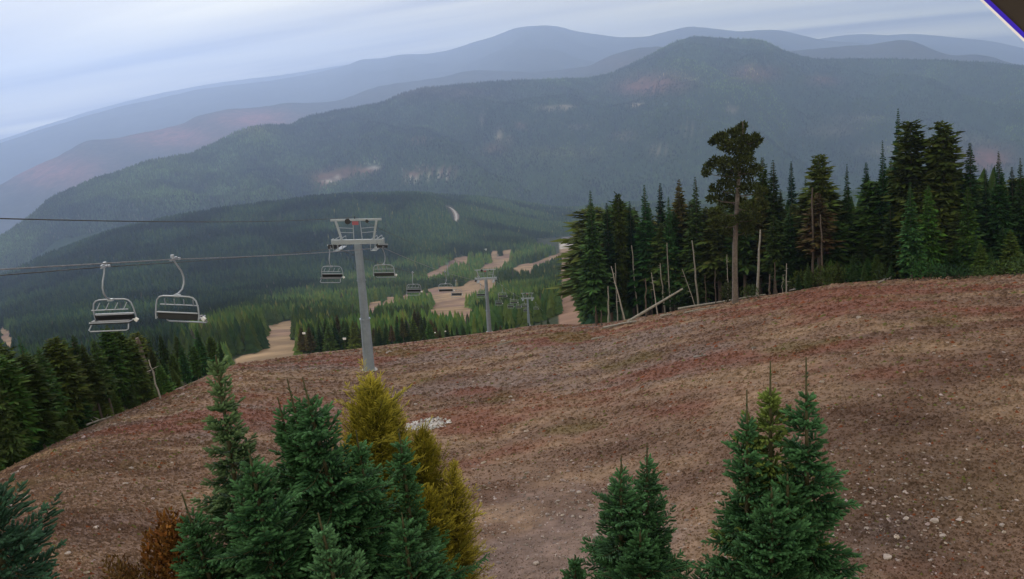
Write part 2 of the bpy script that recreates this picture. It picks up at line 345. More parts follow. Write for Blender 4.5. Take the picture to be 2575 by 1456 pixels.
# ---------------------------------------------------------------- hills
def ridge(name, pts, sf, sb, front, back, nA, nD, base, key, patches=(), amp=90, sc=900, crown=6, var=.3, lo=-60, hi=60):
    pts = np.array(pts, float); a_, t_ = azt(pts[:, 0], pts[:, 1]); az = np.linspace(R(lo), R(hi), nA)
    D = np.interp(az, a_, pts[:, 2]); tcv = np.interp(az, a_, t_); D = _smooth(D, 9); tcv = _smooth(tcv, 5)
    tcv = tcv - (fbm(az*4000, az*0, 60, 9, 4)-.5)*crown*2/D
    u = np.concatenate([-np.geomspace(1, front+1, int(nD*.8))[::-1]+1, np.linspace(0, back, int(nD*.2)+1)[1:]])
    A2, U2 = np.meshgrid(az, u, indexing='ij'); D2 = D[:, None]+U2; zc = -(tcv*D)[:, None]
    X = D2*np.sin(A2); Y = D2*np.cos(A2)
    f = np.clip(-U2, 0, None); rid = 1-np.abs(2*fbm(X, Y, sc, key, 5)-1)
    Z = zc - sf*f - sb*np.clip(U2, 0, None) + (rid-.75)*amp*2*np.clip(f/(sc*.7), 0, 1)
    V = np.stack([X, Y, Z], -1).reshape(-1, 3); n_ = len(u)
    idx = np.arange(nA*n_).reshape(nA, n_); F = np.stack([idx[:-1, :-1], idx[1:, :-1], idx[1:, 1:], idx[:-1, 1:]], -1).reshape(-1, 4)
    px, py = proj(V); q = fbm(V[:, 0], V[:, 1], sc*.35, key+2, 5)[:, None]; q2 = fbm(V[:, 0], V[:, 1], sc*.05, key+3, 3)[:, None]
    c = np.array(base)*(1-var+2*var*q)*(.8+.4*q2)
    for (cx, cy, rx, ry, cc, s) in patches:
        g = s*np.exp(-(((px-cx)/rx)**2+((py-cy)/ry)**2))*(.35+1.3*q2[:, 0]); c = c+(np.array(cc)-c)*np.clip(g, 0, 1)[:, None]
    o = tag(mesh(name, V, F, M[('hill' if sc < 1500 else 'far')], c, True), kind='structure')
    return dict(az=az, D=D, zc=-(tcv*D), V=V.reshape(nA, n_, 3), u=u, col=c.reshape(nA, n_, 3))
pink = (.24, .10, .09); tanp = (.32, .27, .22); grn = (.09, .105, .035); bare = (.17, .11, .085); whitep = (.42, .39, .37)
E_pts = [(-800, 900, 3300), (-300, 740, 3400), (0, 600, 3600), (60, 560, 3650), (130, 500, 3700), (210, 462, 3850), (330, 422, 4000), (380, 405, 4100), (480, 388, 4250), (560, 350, 4400), (620, 322, 4500), (660, 314, 4500), (700, 313, 4600), (730, 318, 4700),
 (770, 293, 4800), (860, 277, 4900), (955, 260, 5000), (1000, 240, 5100), (1060, 222, 5200), (1160, 212, 5400), (1260, 203, 5500), (1380, 199, 5700), (1480, 195, 5900), (1540, 183, 6000), (1600, 155, 6150), (1680, 113, 6300), (1720, 97, 6400), (1755, 91, 6500), (1820, 96, 6500),
 (1900, 99, 6500), (1930, 106, 6500), (1960, 122, 6500), (2020, 142, 6600), (2060, 148, 6700), (2200, 147, 6900), (2350, 150, 7000), (2500, 158, 7000), (2575, 165, 7000), (2900, 200, 7000), (3600, 260, 7000)]
Epatch = [(1650, 210, 80, 24, pink, .5), (1590, 225, 50, 16, pink, .4), (1900, 185, 55, 20, pink, .45), (2070, 203, 40, 12, pink, .35), (1000, 225, 80, 22, (.10, .065, .06), .6), (1150, 235, 90, 18, (.09, .065, .055), .6),
 (1245, 378, 26, 10, (.22, .11, .08), .9), (1050, 356, 20, 5, (.22, .12, .08), .8), (1420, 268, 22, 4, tanp, .9), (1380, 273, 30, 5, tanp, .6), (1600, 264, 16, 4, tanp, 1), (1255, 345, 9, 18, tanp, .6), (1280, 355, 10, 10, tanp, .5), (1210, 305, 5, 14, tanp, .4),
 (1310, 318, 12, 6, bare, .8), (1400, 390, 110, 18, grn, 1), (1280, 450, 300, 45, (.05, .085, .03), .8), (1700, 440, 260, 60, (.045, .075, .032), .6), (700, 440, 200, 40, (.034, .062, .03), .5), (1300, 395, 120, 30, (.05, .08, .03), .6), (1740, 325, 25, 8, tanp, .4), (1840, 275, 12, 4, tanp, .8), (1570, 345, 30, 8, tanp, .35), (1660, 380, 26, 10, tanp, .35), (2250, 380, 80, 14, tanp, .35), (2100, 330, 60, 12, tanp, .3), (2480, 400, 60, 30, pink, .7), (2400, 350, 60, 12, tanp, .3), (2150, 300, 60, 10, tanp, .25), (1450, 320, 30, 3, tanp, .4),
 (640, 328, 50, 16, (.075, .085, .03), .9), (400, 400, 60, 12, (.07, .085, .03), .6), (835, 444, 48, 10, bare, 1.6), (828, 456, 20, 3, whitep, 1.3), (812, 463, 22, 7, bare, 1.6), (850, 448, 10, 3, whitep, 1.3), (880, 432, 40, 8, bare, 1.6), (938, 424, 15, 6, whitep, 1.3), (925, 430, 22, 6, bare, 1.3), (1034, 448, 14, 6, whitep, 1.4), (1036, 439, 22, 5, bare, 1.6), (1105, 433, 36, 5, bare, 1.6), (1112, 441, 20, 3, whitep, 1.2), (1080, 442, 22, 3, (.3, .3, .22), 1.2)]
HE = ridge('forested_mountain', E_pts, .34, .3, 3200, 900, 900, 380, (.028, .050, .024), 2, Epatch, amp=230, sc=1000, crown=5)
pts_F = [(-800, 640, 7500), (-300, 560, 8000), (0, 466, 8500), (60, 430, 8600), (140, 396, 8600), (200, 360, 8700), (230, 352, 8700), (300, 346, 8700), (380, 330, 8800), (450, 315, 8900), (500, 290, 9000), (560, 276, 9000), (640, 270, 9200), (720, 259, 9200), (800, 258, 9400), (850, 254, 9400), (900, 235, 9600), (960, 214, 9800), (1040, 205, 10000), (1130, 190, 10000), (1160, 180, 10000), (1200, 176, 10200), (1280, 178, 10200), (1340, 183, 10200), (1420, 175, 10200), (1480, 166, 9800), (1540, 137, 9600), (1600, 122, 9600), (1640, 117, 9600), (1720, 121, 9600), (1800, 126, 9800), (1950, 132, 10000), (2000, 127, 10500), (2110, 117, 11000), (2190, 112, 11000), (2230, 105, 11000), (2275, 99, 11000), (2310, 107, 11000), (2350, 128, 11000), (2400, 141, 11000), (2440, 136, 11000), (2490, 142, 11000), (2540, 158, 11000), (2600, 172, 11000), (3500, 230, 11000)]
pts_F = [(x_, y_, d_*0.95) for x_, y_, d_ in pts_F]
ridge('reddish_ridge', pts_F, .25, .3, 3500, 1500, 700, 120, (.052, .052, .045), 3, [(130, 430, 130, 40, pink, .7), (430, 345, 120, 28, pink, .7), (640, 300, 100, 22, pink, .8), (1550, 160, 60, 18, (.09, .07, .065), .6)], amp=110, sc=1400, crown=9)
pts_G = [(-800, 640, 15500), (0, 360, 16000), (120, 320, 16000), (240, 285, 16000), (300, 268, 16500), (400, 248, 16500), (500, 224, 17000), (600, 212, 17000), (700, 200, 17500), (800, 182, 18000), (870, 165, 18000), (905, 150, 18000), (960, 146, 18000), (1010, 137, 18000), (1070, 136, 18000), (1130, 126, 18000), (1190, 106, 18000), (1240, 92, 18000), (1290, 72, 18000), (1330, 65, 18000), (1385, 64, 18000), (1410, 68, 18000), (1440, 77, 18000), (1500, 86, 18000), (1560, 94, 18000), (1620, 93, 18000), (1690, 76, 18000), (1730, 66, 18000), (1780, 70, 18000), (1860, 79, 18000), (1930, 75, 18000), (1970, 77, 18000), (2010, 87, 18000), (2060, 99, 18000), (2100, 104, 18000), (2160, 108, 18000), (2250, 118, 18000), (2600, 190, 18000), (3400, 300, 18000)]
pts_G = [(x_, y_, d_*0.85) for x_, y_, d_ in pts_G]
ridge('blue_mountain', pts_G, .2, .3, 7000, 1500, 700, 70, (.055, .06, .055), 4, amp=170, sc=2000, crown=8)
pts_H = [(-800, 560, 29000), (0, 352, 30000), (100, 318, 30000), (250, 272, 30000), (400, 235, 30000), (520, 212, 30000), (640, 196, 30000), (700, 190, 30000), (800, 174, 30000), (900, 158, 30000), (1100, 160, 30000), (1600, 130, 30000), (2000, 105, 30000), (2060, 98, 30000), (2120, 88, 30000), (2180, 85, 30000), (2230, 89, 30000), (2290, 84, 30000), (2360, 90, 30000), (2420, 96, 30000), (2500, 104, 30000), (2575, 122, 30000), (3400, 200, 30000)]
pts_H = [(x_, y_, d_*0.64) for x_, y_, d_ in pts_H]
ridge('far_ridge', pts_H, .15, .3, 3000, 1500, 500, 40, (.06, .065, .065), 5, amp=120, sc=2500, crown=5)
# plain under everything, reaching the horizon
V = np.array([[-14400, 90, -1050], [14400, 90, -1050], [14400, 20500, -1050], [-14400, 20500, -1050]], float)
tag(mesh('lowland', V, [[0, 1, 2, 3]], M['far'], np.array([.045, .055, .035])), kind='structure')

# ---------------------------------------------------------------- forest masses (trees past counting)
def tree_mass(name, pos, h, wd, col, layers, sides, leanamt=.0):
    n = len(pos); th = np.arange(sides)*2*math.pi/sides; rv = rng.random((n, layers, sides))
    per = layers*(sides+1); V = np.zeros((n, layers, sides+1, 3)); rot = rng.random(n)*6.28
    for L in range(layers):
        z0 = .08+.80*L/layers; z1 = min(1.0, z0+1.25/layers+.1) if L < layers-1 else 1.0
        r = wd*.5*(1-L/layers*.80)
        rr = r[:, None]*(.65+.6*rv[:, L])
        a = th[None]+rot[:, None]+L*.6
        V[:, L, :sides, 0] = pos[:, 0:1]+rr*np.cos(a); V[:, L, :sides, 1] = pos[:, 1:2]+rr*np.sin(a)
        V[:, L, :sides, 2] = pos[:, 2:3]+(h*z0)[:, None]-.06*h[:, None]*rv[:, L]
        V[:, L, sides, :2] = pos[:, :2]; V[:, L, sides, 2] = pos[:, 2]+h*z1
    f = np.array([[j, (j+1) % sides, sides] for j in range(sides)])
    F = (np.arange(n)[:, None, None, None]*per + np.arange(layers)[None, :, None, None]*(sides+1) + f[None, None]).reshape(-1, 3)
    sh = .75+.5*rng.random((n, layers, sides+1))
    return V.reshape(-1, 3), F, (col[:, None, None, :]*sh[..., None]).reshape(-1, 3)
def crest_y(px): return np.interp(px, _cp[:, 0], _cp[:, 1])
def fortop(px): return np.interp(px, [1400, 1440, 1480, 1600, 1760, 1860, 1960, 2100, 2240, 2380, 2500, 2600], [900, 640, 520, 500, 470, 340, 440, 430, 320, 330, 420, 430])
parts = []
for (d0, d1, sp, lay, sd_) in ((122, 230, 3.6, 9, 8), (230, 300, 4.0, 8, 8), (300, 620, 5.2, 6, 7), (620, 1150, 5.8, 4, 6), (1150, 2450, 7.6, 3, 5), (2450, 4400, 11, 2, 5)):
    n = int(.5*(d1**2-d0**2)*R(84)/sp**2); a = rng.uniform(R(-42), R(42), n); d = np.sqrt(rng.uniform(d0**2, d1**2, n))
    x = d*np.sin(a); y = d*np.cos(a); z = mid_z(x, y); keep = z > near_z(x, y)-30
    p = np.stack([x, y, z], 1); px, py = proj(p)
    if d0 < 200: z = ground_z(x, y); p[:, 2] = z; keep[:] = True; px, py = proj(p)
    h = (9.5+6*rng.random(n))*(.75+.5*fbm(x, y, 90, 6, 3)); h = h*(1.25 if d0 < 200 else 1); hp = h*FPX/d
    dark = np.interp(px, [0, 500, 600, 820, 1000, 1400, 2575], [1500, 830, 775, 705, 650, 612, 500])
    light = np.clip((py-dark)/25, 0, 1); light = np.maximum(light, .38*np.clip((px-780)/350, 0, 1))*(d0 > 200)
    h = h*np.where(d > 1300, 1.25, 1)
    keep &= (px > -120) & (px < 2700) & (py-hp < crest_y(px)+15) & (py-hp < fortop(px)+170)
    keep &= ~(inruns(px, py) | inruns(px, py-hp*.3) | inruns(px, py-hp*.6))
    keep &= ~inpoly(px, py, [(1114, 514), (1135, 516), (1157, 540), (1155, 566), (1140, 566), (1128, 535)])
    keep &= ~inpoly(px, py, [(1350, 600), (1460, 592), (1460, 640), (1400, 640), (1345, 620)])
    if d0 < 200: keep &= (py-hp > fortop(px)+40) & (px > 1490)
    elif d0 < 250: keep &= (py-hp > np.interp(px, [0, 540, 545, 668, 669, 757, 758, 1460], [1100, 1100, 845, 845, 2000, 2000, 785, 785]))
    v = rng.random(n)[:, None]; zone = fbm(x, y, 130, 8, 3)[:, None]
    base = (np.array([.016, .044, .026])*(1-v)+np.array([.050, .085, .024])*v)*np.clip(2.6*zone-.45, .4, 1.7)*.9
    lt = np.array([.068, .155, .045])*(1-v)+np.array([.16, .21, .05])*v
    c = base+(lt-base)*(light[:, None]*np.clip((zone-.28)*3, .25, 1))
    yl = (rng.random(n) < .03*light*(px > 500))[:, None]; c = np.where(yl, np.array([.15, .15, .05]), c)
    gy = (rng.random(n) < (.015 if d0 < 900 else 0))[:, None]; c = np.where(gy, np.array([.065, .065, .05]), c)
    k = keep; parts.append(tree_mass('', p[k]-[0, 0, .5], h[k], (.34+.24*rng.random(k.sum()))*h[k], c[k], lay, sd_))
off = 0; VV = []; FF = []; CC = []
for v, f, c in parts: VV.append(v); FF.append(f+off); CC.append(c); off += len(v)
print('valley forest tris', sum(len(f) for f in FF))
tag(mesh('valley_forest', np.vstack(VV), np.vstack(FF), M['forest'], np.vstack(CC)), 'dense mixed conifer forest of light and dark green filling the valley', 'forest', kind='stuff')
# forest on the mountain behind
n = 190000; i = rng.uniform(0, len(HE['az'])-1.01, n); dj = -np.sqrt(rng.random(n))*0; D_ = np.interp(i, np.arange(len(HE['az'])), HE['D'])
dmin = 3300; dist = np.sqrt(rng.uniform(np.minimum(dmin, D_-300)**2, D_**2)); uu = dist-D_; j = np.interp(uu, HE['u'], np.arange(len(HE['u'])))
i0 = i.astype(int); j0 = np.minimum(j.astype(int), len(HE['u'])-2); fi = (i-i0)[:, None]; fj = (j-j0)[:, None]; VE = HE['V']; CE = HE['col']
p = (VE[i0, j0]*(1-fi)+VE[i0+1, j0]*fi)*(1-fj)+(VE[i0, j0+1]*(1-fi)+VE[i0+1, j0+1]*fi)*fj; ce = CE[i0, j0]
px, py = proj(p); keep = (px > -60) & (px < 2640) & (py < 760) & (py < fortop(px)+120) & (ce.max(1) < .13)
h = 11+8*rng.random(n); hj = rng.random(n)[:, None]
pz = fbm(p[:, 0], p[:, 1], 420, 33, 4)[:, None]; pz2 = fbm(p[:, 0], p[:, 1], 110, 37, 3)[:, None]; c = ce*(.35+1.0*hj)*(.15+1.9*pz2)*(.45+1.2*pz)+np.array([.04, .06, .0])*np.clip((pz-.5)*5, 0, 1)*(.5+hj); sc_ = rng.random(n)
c = np.where((sc_ < .02)[:, None], np.array([.10, .10, .07]), c)
k = keep; v, f, c = tree_mass('', p[k]-[0, 0, 1], h[k], h[k]*(.42+.2*rng.random(k.sum())), c[k], 1, 5)
print('mountain forest tris', len(f))
tag(mesh('mountain_forest', v, f, M['forest'], c), 'hazy blue green forest covering the long mountain behind the valley', 'forest', kind='stuff')

# ---------------------------------------------------------------- conifer kit
def rhombs(A, B, W, roll):
    """A,B (n,3) ends; W widths; roll angle about the axis"""
    d = B-A; L = np.linalg.norm(d, axis=1, keepdims=True)+1e-9; t = d/L
    u = np.cross(t, np.array([0, 0, 1.])); u /= np.linalg.norm(u, axis=1, keepdims=True)+1e-9; v = np.cross(u, t)
    s = u*np.cos(roll)[:, None]+v*np.sin(roll)[:, None]; m = A+d*.45
    V = np.stack([A, m+s*W[:, None]/2, B, m-s*W[:, None]/2], 1).reshape(-1, 3); n = len(A); k = np.arange(n)*4
    F = np.vstack([np.stack([k, k+1, k+2], 1), np.stack([k, k+2, k+3], 1)])
    return V, F
def crown_mesh(seed, kind):
    g = np.random.default_rng(seed); acc = Acc()
    prm = dict(fir=(.17, .10, 46, 1.0), spire=(.10, .12, 50, .8), broad=(.24, .06, 44, .75), round=(.16, .14, 44, .45), thin=(.14, .38, 34, .7), tall=(.16, .30, 38, .75))[kind]
    Rm, bare, nw, pw = prm; base = {'fir': (.026, .058, .018), 'spire': (.016, .042, .022), 'broad': (.044, .080, .016), 'round': (.038, .062, .014), 'thin': (.066, .062, .022), 'tall': (.034, .058, .016)}[kind]
    A = []; B = []; W = []; Ro = []; Cc = []
    nw = int(nw*1.55)
    for i in range(nw):
        zf = bare+(1-bare)*(i/(nw-1))**.92*.985; rel = (zf-bare)/(1-bare)
        r0 = Rm*(1-rel)**pw*(min(1, .45+rel*4))+.006
        if kind == 'round': r0 = Rm*math.sqrt(max(0, 1-max(0, (rel-.35)/.66)**2.4))*min(1, .5+rel*2)+.008
        nb = g.integers(5, 9); a0 = g.random()*6.28
        for kx in range(nb):
            a = a0+kx*6.28/nb+g.normal()*.25; r = r0*g.uniform(.55, 1.18)
            if g.random() < .07: r *= 1.25
            up = .55*rel-.30+g.normal()*.16; dr = np.array([math.cos(a), math.sin(a), up]); dr /= np.linalg.norm(dr); sd = np.array([-math.sin(a), math.cos(a), 0])
            p0 = np.array([0, 0, zf]); tone = g.uniform(.65, 1.4)
            ns = 3 if r > .03 else 2
            for s_ in range(ns):
                f0 = .12+.62*s_/ns; q0 = p0+dr*r*f0; q1 = p0+dr*r*min(1.0, f0+.48)+np.array([0, 0, -.04*r])
                A.append(q0); B.append(q1); W.append(r*.20*(1.15-f0)+.004); Ro.append(g.uniform(-.9, .9)); Cc.append(tone*(1.25 if s_ == ns-1 else .95))
                for sg in (-1, 1):
                    e_ = q0+dr*r*.22+sd*sg*r*(.34*(1-f0)+.08)+np.array([0, 0, g.uniform(-.10, .02)*r-.004])
                    A.append(q0); B.append(e_); W.append(r*.13+.003); Ro.append(g.uniform(-1.2, 1.2)); Cc.append(tone*g.uniform(.8, 1.25))
    V, F = rhombs(np.array(A), np.array(B), np.array(W), np.array(Ro))
    cc = np.array(Cc)[:, None]*np.array(base)*g.uniform(.85, 1.15, (len(Cc), 3)); acc.add(V, F, np.repeat(cc, 4, 0))
    acc.add(*rhombs(np.array([[0, 0, .93]]), np.array([[0, 0, 1.0]]), np.array([.012]), np.array([0.])), base)
    return acc
def trunk_mesh(rad, bend, seed=0, n=7):
    g = np.random.default_rng(seed); z = np.linspace(-.02, .97, 9); x = np.cumsum(g.normal(size=9))*bend; y = np.cumsum(g.normal(size=9))*bend; x -= x[0]; y -= y[0]
    return Acc().tube(np.stack([x, y, z], 1), rad*(1-z*.93)+.0005, n)
proto = {}
store = []
def get_proto(kind, v):
    if (kind, v) not in proto:
        cm = crown_mesh(hash_(kind)*10+v, kind); V, F, c = cm.arrays(); me = mesh('crown', V, F, M['leaf'], c); m1 = me.data; bpy.data.objects.remove(me)
        t = trunk_mesh(.011 if kind != 'broad' else .014, .001, v); V, F, c = t.arrays(); me = mesh('trunk', V, F, M['bark'], None, True); m2 = me.data; bpy.data.objects.remove(me)
        proto[(kind, v)] = (m1, m2)
    return proto[(kind, v)]
def hash_(s): return sum(ord(ch)*(k+1) for k, ch in enumerate(s)) % 997
LEAN = ([-200, 0, 220, 600, 900, 1600, 1850, 2300, 2700], [16, 15, 15, 8, 5.6, 2.2, .6, 0, -.5])
def up_vec(base, lean):
    """world 'up' whose image leans `lean` degrees to the left at this place"""
    base = np.array(base); vd = base/np.linalg.norm(base)
    def img(u):
        a = proj(base); b_ = proj(base+u); return math.degrees(math.atan2(-(b_[0]-a[0]), -(b_[1]-a[1])))
    u = Vector((0, 0, 1)); delta = lean-img(np.array(u))
    q = Quaternion(Vector((vd[0], vd[1], 0)).normalized(), R(-delta)); 
    u2 = q @ u
    if abs(img(np.array(u2))-lean) > abs(delta): q = q.inverted()
    return q
def base_for(px, top, d, lean):
    v = P(px, top, d); x, y = v[0], v[1]; zt = v[2]
    for _ in range(3):
        zb = float(ground_z(x, y)); bx, by = proj(np.array([x, y, zb]))
        # slide the foot sideways so that the leaning tip stays at px
        want = px+math.tan(R(lean))*(by-top); sh = (want-bx)/FPX*d; x += sh*.999; 
    zb = float(ground_z(x, y)); return np.array([x, y, zb]), zt-zb
def tree(px, top, d, kind, label, group=None, name='fir_tree', lean=None, wide=1.0, v=None, cat='tree', hmin=2.0):
    L = float(np.interp(px, *LEAN)) if lean is None else lean
    b_, H = base_for(px, top, d, L)
    if H < hmin: return None
    q = up_vec(b_, L); q = q @ Quaternion((0, 0, 1), random.random()*6.28); Hs = H/max(.9, math.cos(R(L*.3)))
    v = random.randrange(4) if v is None else v; m1, m2 = get_proto(kind, v)
    t = thing(name, label, cat, (b_[0], b_[1], b_[2]-.15), group, q, (Hs*wide, Hs*wide, Hs))
    for nm, m in (('crown', m1), ('trunk', m2)):
        o = bpy.data.objects.new(nm, m); C.objects.link(o); o.parent = t
    return t

# ---- right hand stand
RL = 'tall dark green fir standing inside the dense stand right of the slope'
RG = 'conifers of the stand right of the slope'
hero = [
 (1484, 473, 112, 'fir', 'bushy fir at the left end of the right hand stand', 1.1),
 (1525, 505, 118, 'spire', 'thin pointed fir second from the left in the right hand stand', 1.2),
 (1553, 483, 120, 'round', 'narrow dark flat topped conifer near the left end of the right hand stand', .55),
 (1583, 501, 120, 'spire', 'slim fir tip just right of the flat topped conifer', 1.1),
 (1620, 459, 118, 'fir', 'yellow green fir with a wide top left of the big pine', 1.2),
 (1660, 455, 124, 'spire', 'slender dark spire right of the yellow green fir', 1.2),
 (1681, 489, 116, 'fir', 'shorter olive fir between the two slender dark spires left of the pine', 1.0),
 (1707, 447, 120, 'thin', 'brownish thin crowned fir in the middle of the group left of the pine', .9),
 (1748, 439, 114, 'fir', 'dark layered fir directly left of the big pine', 1.0),
 (1918, 390, 116, 'broad', 'wide olive brown conifer crown behind the right side of the big pine', .9),
 (1945, 396, 112, 'fir', 'dense fir just right of the wide olive crown', 1.3),
 (1991, 400, 124, 'spire', 'isolated thin spire right of the big pine', 1.0),
 (2027, 440, 112, 'fir', 'short ragged fir left of the round topped yellow green conifer', 1.1),
 (2063, 386, 108, 'round', 'round topped yellow green conifer beside the pale dead trunk', .9),
 (2132, 407, 108, 'fir', 'dark regular fir standing alone between two gaps in the right hand stand', .75),
 (2181, 403, 112, 'spire', 'thin dark spire left of the tallest group', 1.4),
 (2223, 346, 108, 'fir', 'ragged fir with stepped branches at the left shoulder of the tallest group', .7),
 (2264, 264, 106, 'fir', 'tallest pointed fir of the whole right hand stand', .75),
 (2296, 300, 104, 'round', 'broad round shouldered conifer just right of the tallest fir', .95),
 (2377, 301, 104, 'round', 'massive dome topped dark conifer right of the tallest fir', .95),
 (2343, 338, 110, 'fir', 'fir tip wedged between the tallest group and the dome topped conifer', .8),
 (2446, 352, 104, 'spire', 'narrow twin tipped conifer right of the dome topped one', 1.5),
 (2485, 421, 110, 'spire', 'small dark spire between the twin tipped conifer and the right edge', 1.2),
 (2519, 374, 104, 'fir', 'green fir near the right edge of the picture', 1.0),
 (2552, 415, 108, 'spire', 'thin tip second from the right edge', 1.2),
 (2574, 391, 106, 'fir', 'dark fir cut by the right edge of the picture', .9),
 (2292, 453, 92, 'fir', 'younger blue green fir with drooping layered boughs before the tallest group', 1.15),
 (2338, 460, 95, 'broad', 'mid green fir to the right of the layered blue green one', .8),
 (2438, 465, 96, 'broad', 'full mid green conifer standing in front of the twin tipped one', .8)]
for h_ in hero:
    tree(h_[0], h_[1], h_[2], h_[3], h_[4], RG, wide=h_[5])
ft = lambda x: float(np.interp(x, [1440, 1480, 1540, 1600, 1700, 1760, 1850, 1960, 2010, 2060, 2110, 2180, 2230, 2300, 2380, 2440, 2520, 2600], [640, 540, 530, 520, 500, 490, 470, 470, 520, 460, 520, 500, 420, 380, 400, 470, 460, 470]))
k = 0; x = 1482.0
while x < 2590:
    for row, dd_ in enumerate((111, 118, 127)):
        xx = x+random.uniform(-9, 9)+row*5; dsl = float(np.interp(xx, _cp[:, 0], _cp[:, 2]))/104
        top = ft(xx)+random.uniform(-22, 50)+(50 if row == 0 else 0)*random.random()
        if xx > 2150 and row == 0: top += 60
        tree(xx, top, dd_*dsl+random.uniform(-2, 4), random.choice(['tall', 'tall', 'thin', 'tall', 'round', 'fir'] if xx < 2100 else ['fir', 'broad', 'round', 'fir', 'tall']), RL, RG, wide=random.uniform(1.3, 2.1))
    x += 36
for i in range(26):   # young growth along the edge on the right
    xx = random.uniform(1985, 2590)
    tree(xx, float(np.interp(xx, [1985, 2120, 2300, 2590], [665, 635, 590, 550]))+random.uniform(0, 60), random.uniform(93, 99), random.choice(['broad', 'fir']), 'young dark fir at the foot of the stand right of the slope', 'young firs at the foot of the right hand stand', name='young_fir', wide=1.4)
# ---- left forest edge
LLb = 'dark fir in the dense forest edge left of the slope'; LG = 'conifers of the forest edge left of the slope'
lt_ = lambda x: float(np.interp(x, [-100, 0, 60, 130, 180, 260, 330, 400, 520, 560, 600], [870, 868, 850, 835, 845, 812, 830, 845, 820, 860, 900]))
tree(262, 822, 62, 'round', 'yellowing conifer with a rounded top at the left forest edge below the first empty chair', LG, wide=.9, name='larch_tree')
tree(150, 862, 56, 'broad', 'dark olive conifer with yellowish right flank left of the grey dead trunk', LG, wide=.8)
tree(45, 838, 60, 'fir', 'tall dark fir nearest the left picture edge in the left forest', LG, wide=1.1)
tree(490, 812, 92, 'fir', 'tall dark fir at the right end of the left forest edge below the second chair', LG, wide=1.2)
x = -90.0
while x < 560:
    dcr = float(np.interp(x, _cp[:, 0], _cp[:, 2]))
    for row in range(2):
        xx = x+random.uniform(-10, 10); top = lt_(xx)+random.uniform(-12, 45)+(1-row)*18
        tree(xx, top, dcr*(1.08+.16*row)+random.uniform(0, 4), random.choice(['fir', 'fir', 'tall', 'round']), LLb, LG, wide=random.uniform(1.0, 1.4))
    x += 27
for i in range(14):
    xx = -60+i*38; dcr = float(np.interp(xx, _cp[:, 0], _cp[:, 2])); cy_ = float(crest_y(xx))
    tree(xx, cy_-random.uniform(55, 110), dcr*1.05, 'broad', 'low dark young fir along the foot of the left forest edge', 'young firs along the left forest edge', name='young_fir', wide=1.5, hmin=.8)
# ---- belt behind the crest
bt = lambda x: float(np.interp(x, [750, 775, 820, 880, 930, 960, 1010, 1060, 1100, 1150, 1200, 1250, 1300, 1400], [806, 792, 784, 788, 800, 808, 776, 772, 800, 806, 808, 800, 790, 780]))
BL = 'green fir in the belt of trees just behind the crest of the slope'; BG = 'firs in the belt behind the crest'
x = 758.0
while x < 1395:
    for row in range(2 if x < 1250 else 1):
        xx = x+random.uniform(-6, 6); top = bt(xx)+random.uniform(-6, 16)+(2-row)*7
        tree(xx, top, 205+28*row+random.uniform(-5, 8)+(40 if xx > 1250 else 0), random.choice(['fir', 'fir', 'broad', 'thin']), BL, BG, wide=random.uniform(1.0, 1.5), hmin=3)
    x += 14
x = 545.0
while x < 668:
    for row in range(1):
        xx = x+random.uniform(-5, 5)
        tree(xx, float(np.interp(xx, [545, 600, 640, 668], [838, 842, 836, 842]))+random.uniform(0, 14), 330+40*random.random(), random.choice(['fir', 'broad']), 'green fir in the small group between the left forest and the tan run', 'firs left of the tan run', wide=1.3, hmin=3)
    x += 11

# ---- the big pine
pb = hit(1849, 764); d_p = math.hypot(pb[0], pb[1]); pt = P(1868, 302, d_p); Hp = pt[2]-pb[2]
pine = thing('pine_tree', 'big pine with long bare trunk and irregular clumped crown at the stand edge', 'tree', pb)
ux = np.array([math.cos(math.atan2(-pb[0], pb[1])), math.sin(math.atan2(-pb[0], pb[1])), 0]); ux = np.array([pb[1], -pb[0], 0])/d_p; uy = np.array([pb[0], pb[1], 0])/d_p
def pl(px, py, dep=0):   # place on the pine's own vertical plane
    v = ray(px, py); s_ = (uy@pb)/(uy@v); return v*s_-pb+uy*dep
tp = [pl(1849, 768), pl(1848, 700), pl(1848, 620), pl(1852, 540), pl(1856, 470), pl(1862, 400), pl(1868, 345), pl(1868, 304)]
Acc().tube(tp, [.36, .30, .27, .24, .20, .14, .08, .03], 10).build('trunk', M['pinebark'], pine, True)
cl = [(1868, 318, 10), (1858, 332, 16), (1838, 340, 17), (1815, 345, 15), (1800, 352, 11), (1822, 365, 16), (1850, 362, 20), (1872, 352, 17), (1842, 378, 15), (1868, 385, 18), (1790, 360, 7), (1896, 345, 11), (1906, 350, 8), (1893, 366, 12), (1884, 380, 12),
      (1800, 410, 17), (1782, 422, 13), (1775, 436, 9), (1825, 405, 17), (1850, 410, 22), (1880, 405, 18), (1818, 428, 14), (1845, 440, 22), (1875, 440, 22), (1900, 425, 15), (1822, 462, 18), (1850, 475, 24), (1885, 475, 24), (1800, 478, 16), (1815, 505, 20),
      (1850, 515, 24), (1885, 515, 24), (1800, 530, 17), (1830, 550, 20), (1870, 552, 22), (1900, 545, 16), (1790, 500, 12), (1912, 480, 14), (1918, 520, 14), (1800, 560, 14), (1880, 580, 15), (1830, 585, 13)]
g = np.random.default_rng(5); A = []; B = []; W = []; Cc = []; limb = Acc()
